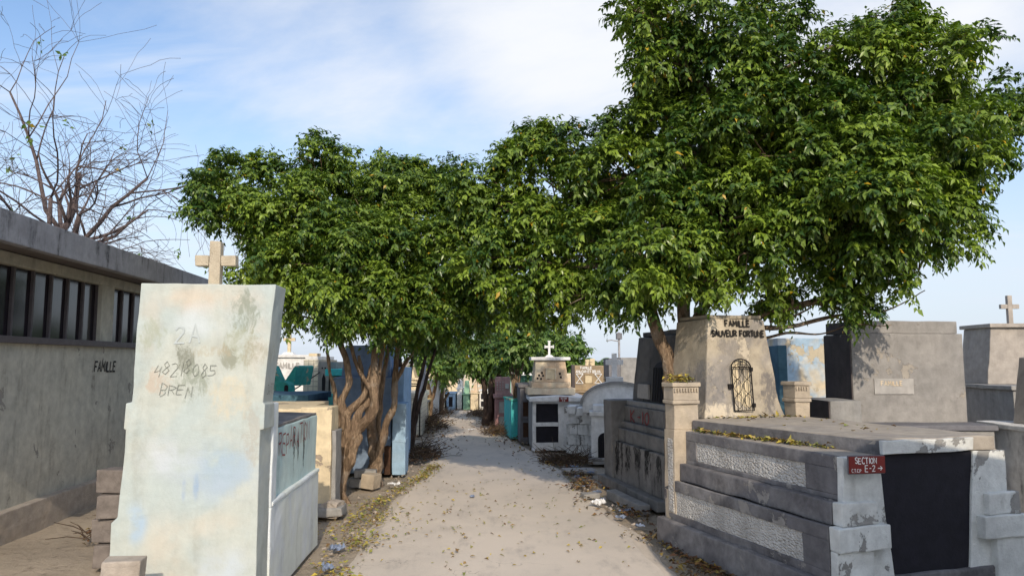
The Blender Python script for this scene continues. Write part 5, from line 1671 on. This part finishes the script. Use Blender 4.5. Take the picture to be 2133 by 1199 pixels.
scrap('plastic_scrap', 'bluish plastic scrap by the base of the turquoise tomb', (-1.58, 6.95, 0), (0.14, 0.1, 0.07), 'plastic_b', 1)
scrap('plastic_scrap', 'bluish plastic scrap lower down in the left leaf drift', (-1.5, 6.3, 0), (0.12, 0.08, 0.06), 'plastic_b', 2)
scrap('foam_plate', 'white crumpled foam plate on the left edge of the path', (-1.62, 10.5, 0), (0.16, 0.09, 0.05), 'plastic_w', 3)
scrap('foam_plate', 'white crumpled plate in the litter beside K-10', (1.02, 9.05, 0), (0.2, 0.1, 0.07), 'plastic_w', 4)
scrap('paper_scrap', 'white paper scrap in front of the broken block tomb', (0.62, 13.0, 0), (0.18, 0.12, 0.05), 'plastic_w', 5)
scrap('plastic_cup', 'white crushed cup at the corner of the double niche tomb', (0.4, 14.2, 0), (0.07, 0.07, 0.12), 'plastic_w', 6)
scrap('paper_scrap', 'white scrap far down the middle of the path', (-1.0, 18.9, 0), (0.16, 0.12, 0.03), 'plastic_w', 7)
scrap('plastic_scrap', 'blue plastic scrap lying on the middle of the path', (-0.5, 9.6, 0.005), (0.12, 0.06, 0.02), 'plastic_b', 8)
rn = random.Random(21)
where = ['nearest the tan pier', 'below the flat stone', 'against the K-10 kerb', 'beside the flat stone', 'left of the K-10 kerb', 'behind the white plate', 'before the pale flat slab', 'in front of the vault door', 'right of the pale slab']
for i, (x, y) in enumerate([(1.32, 7.9), (1.18, 8.35), (1.28, 8.7), (1.12, 9.4), (1.1, 9.9), (1.0, 10.4), (0.95, 11.2), (1.0, 12.3), (1.2, 11.6)]):
    scrap('plastic_scrap', 'bluish plastic scrap in the right hand litter %s' % where[i], (x, y, 0.0), (rn.uniform(.08, .15), rn.uniform(.05, .09), rn.uniform(.02, .045)), 'plastic_b', 30 + i, group='plastic scraps in the litter on the right')


def litter(name, label, pts, size, mat, seed, kind='stuff'):
    rs = np.random.RandomState(seed)
    pts = np.array(pts)
    n = len(pts)
    D = rs.normal(0, 1, (n, 3)) * [1, 1, 0.22]
    N = rs.normal(0, 0.3, (n, 3)) + [0, 0, 1]
    L = size * rs.uniform(0.55, 1.25, n)
    o = leaf_cloud(name, pts, D, N, L, L * rs.uniform(0.4, 0.6, n), np.stack([rs.random(n), rs.random(n), rs.random(n)], 1), M[mat], None, kind, curl=0.3)
    return tag(o, label, 'leaves', None, kind)


rs = np.random.RandomState(8)
pts = []
# sparse leaves all over the lit part of the path, thicker across its middle
for _ in range(1500):
    y = rs.uniform(4.2, 13.5)
    l, r = path_edges(y)
    x = rs.uniform(l, r)
    d = 0.25 + 0.75 * math.exp(-((y - 8.2) / 1.9) ** 2) * math.exp(-((x + 0.5) / 1.1) ** 2) + 0.4 * noise.noise((x * 1.5, y * 1.5, 3))
    if rs.random() < d * 0.55:
        pts.append((x, y, 0.014))
litter('fallen_leaves', 'yellow and brown leaves scattered over the concrete path', pts, 0.05, 'litter', 1)
pts = []
for _ in range(3200):                                   # drift along the left gutter
    y = rs.uniform(5.0, 12.5)
    c = -1.42 - 0.16 * math.sin(y * 0.9) - 0.1 * (y < 6.5)
    w = 0.07 + 0.14 * math.exp(-((y - 8.0) / 1.2) ** 2)
    x = rs.normal(c, w)
    if noise.noise((x * 2, y * 1.4, 1)) + 0.35 > rs.random() * 0.8:
        pts.append((x, y, 0.012 + abs(rs.normal(0, 0.012))))
litter('fallen_leaves', 'thick drift of yellow leaves along the left path edge', pts, 0.052, 'litter', 2)
pts = []
for _ in range(4200):                                   # drift at the foot of the right hand tombs
    y = rs.uniform(4.6, 13.2)
    l, r = path_edges(y)
    x = rs.normal(r + 0.02 - 0.08 * (y > 9), 0.14)
    if y < 7.2:
        x = min(x, 1.36 + (7.3 - y) * 0.31)
    if noise.noise((x * 2.2, y * 1.2, 7)) + 0.25 > rs.random() * 0.8:
        pts.append((x, y, 0.012 + abs(rs.normal(0, 0.015))))
litter('fallen_leaves', 'brown leaf drift along the foot of the right hand tombs', pts, 0.065, 'dry_litter', 3)
pts = []
for _ in range(1500):                                   # far leaf drifts
    y = rs.uniform(13.5, 26)
    l, r = path_edges(y)
    x = rs.normal(l + 0.1, 0.28) if rs.random() < 0.5 else rs.normal(r - 0.05, 0.3)
    pts.append((x, y, 0.02 + abs(rs.normal(0, 0.02))))
litter('fallen_leaves', 'dry leaves banked on both sides of the far path', pts, 0.075, 'dry_litter', 4)
# leaves lying on the section tomb
m = Matrix.Translation((2.12, 5.16, 0)) @ Matrix.Rotation(R(17.8), 4, 'Z')
pts = []
for _ in range(330):
    y = rs.uniform(0.35, 1.9)
    xe = 0.2 + (2.0 - y) * 0.13
    x = xe - abs(rs.normal(0.0, 0.045)) - 0.012
    if x > 0.14 and rs.random() < 0.4 + 0.6 * (y > 0.6):
        pts.append(m @ Vector((x, y, 1.062 + abs(rs.normal(0, 0.008)))))
for _ in range(70):
    pts.append(m @ Vector((rs.uniform(0.4, 1.4), 2.07 - abs(rs.normal(0, 0.06)), 1.166)))
for _ in range(22):
    pts.append(m @ Vector((rs.uniform(0.5, 1.45), rs.uniform(0.4, 1.9), 1.164)))
for _ in range(150):
    pts.append(m @ Vector((rs.uniform(0.02, 0.25), rs.uniform(2.0, 2.18), 1.505 + abs(rs.normal(0, 0.03)))))
litter('fallen_leaves', 'yellow leaves lying on the ledges of the section tomb', pts, 0.055, 'litter', 6)


def brush(label, c, r, n, seed):
    rn = random.Random(seed)
    bm = bmesh.new()
    for _ in range(n):
        a = rn.uniform(0, 6.28)
        q = Vector((c[0] + math.cos(a) * r[0] * rn.random() ** .5, c[1] + math.sin(a) * r[1] * rn.random() ** .5, 0))
        d = Vector((rn.gauss(0.3, 1), rn.gauss(0, 1), rn.uniform(0.05, 0.7))).normalized()
        ln = rn.uniform(0.12, 0.42)
        z = rn.uniform(0, r[2]) * (1 - ((q.x - c[0]) / r[0]) ** 2 * 0.8)
        p0 = q + Vector((0, 0, z * 0.6))
        pts = [p0, p0 + d * ln * 0.5 + Vector((0, 0, .02)), p0 + d * ln]
        tube(bm, pts, [0.006, 0.005, 0.003], 3, cap=False)
    o = done('dry_brush', bm, 'brush', None, 0)
    tag(o, label, 'brush', None, 'stuff')
    rs = np.random.RandomState(seed)
    m = n * 2
    an = rs.uniform(0, 6.28, m)
    rr = np.sqrt(rs.random(m))
    B = np.stack([c[0] + np.cos(an) * rr * r[0], c[1] + np.sin(an) * rr * r[1], rs.uniform(0.01, r[2] * 0.7, m) * (1 - rr * rr * .7)], 1)
    litter('dry_leaves', label.replace('brush', 'curled leaves in the brush'), B, 0.06, 'dry_litter', seed)


brush('dry brush heaped at the left path edge beyond the blue tomb', (-1.75, 13.4), (0.5, 0.7, 0.3), 300, 1)
brush('dark dry brush before the yellow stepped tomb', (-2.05, 19.2), (0.4, 0.9, 0.5), 260, 2)
brush('dry brush mat in front of the broken block tomb', (0.95, 12.9), (0.45, 0.5, 0.14), 240, 3)
brush('brown brush mound near the far end on the left', (-2.4, 24.2), (0.55, 0.9, 0.35), 200, 4)
brush('brown brush mound near the far end on the right', (-1.0, 23.6), (0.45, 0.7, 0.28), 180, 5)
brush('dark brush at the foot of the pink tomb', (-0.35, 17.8), (0.35, 0.6, 0.3), 180, 6)
brush('low dry brush left of the scrawled headstone', (-3.6, 7.4), (0.5, 0.4, 0.4), 120, 7)


def pebbles(label, spots, seed):
    """small stones and crumbs of cement lying at the foot of the walls"""
    rn = random.Random(seed)
    bm = bmesh.new()
    for (x, y, r) in spots:
        m = Matrix.Translation((x, y, r * 0.3)) @ Matrix.Rotation(rn.uniform(0, 6), 4, 'Z') @ Matrix.Diagonal((r * rn.uniform(.8, 1.4), r, r * rn.uniform(.5, .8), 1))
        res = bmesh.ops.create_icosphere(bm, subdivisions=1, radius=1.0, matrix=m)
        for v in res['verts']:
            v.co += noise.noise_vector(v.co * 60) * r * 0.35
    o = done('pebbles', bm, 'stone', None, 0)
    tag(o, label, 'pebbles', None, 'stuff')


rn = random.Random(14)
sp = []
for _ in range(420):
    y = rn.uniform(4.5, 16)
    l, r = path_edges(y)
    x = rn.gauss(l - 0.02, 0.12) if rn.random() < 0.5 else rn.gauss(r + 0.02, 0.16)
    sp.append((x, y, abs(rn.gauss(0.008, 0.009)) + 0.004))
pebbles('small pale stones along both path edges', sp, 2)
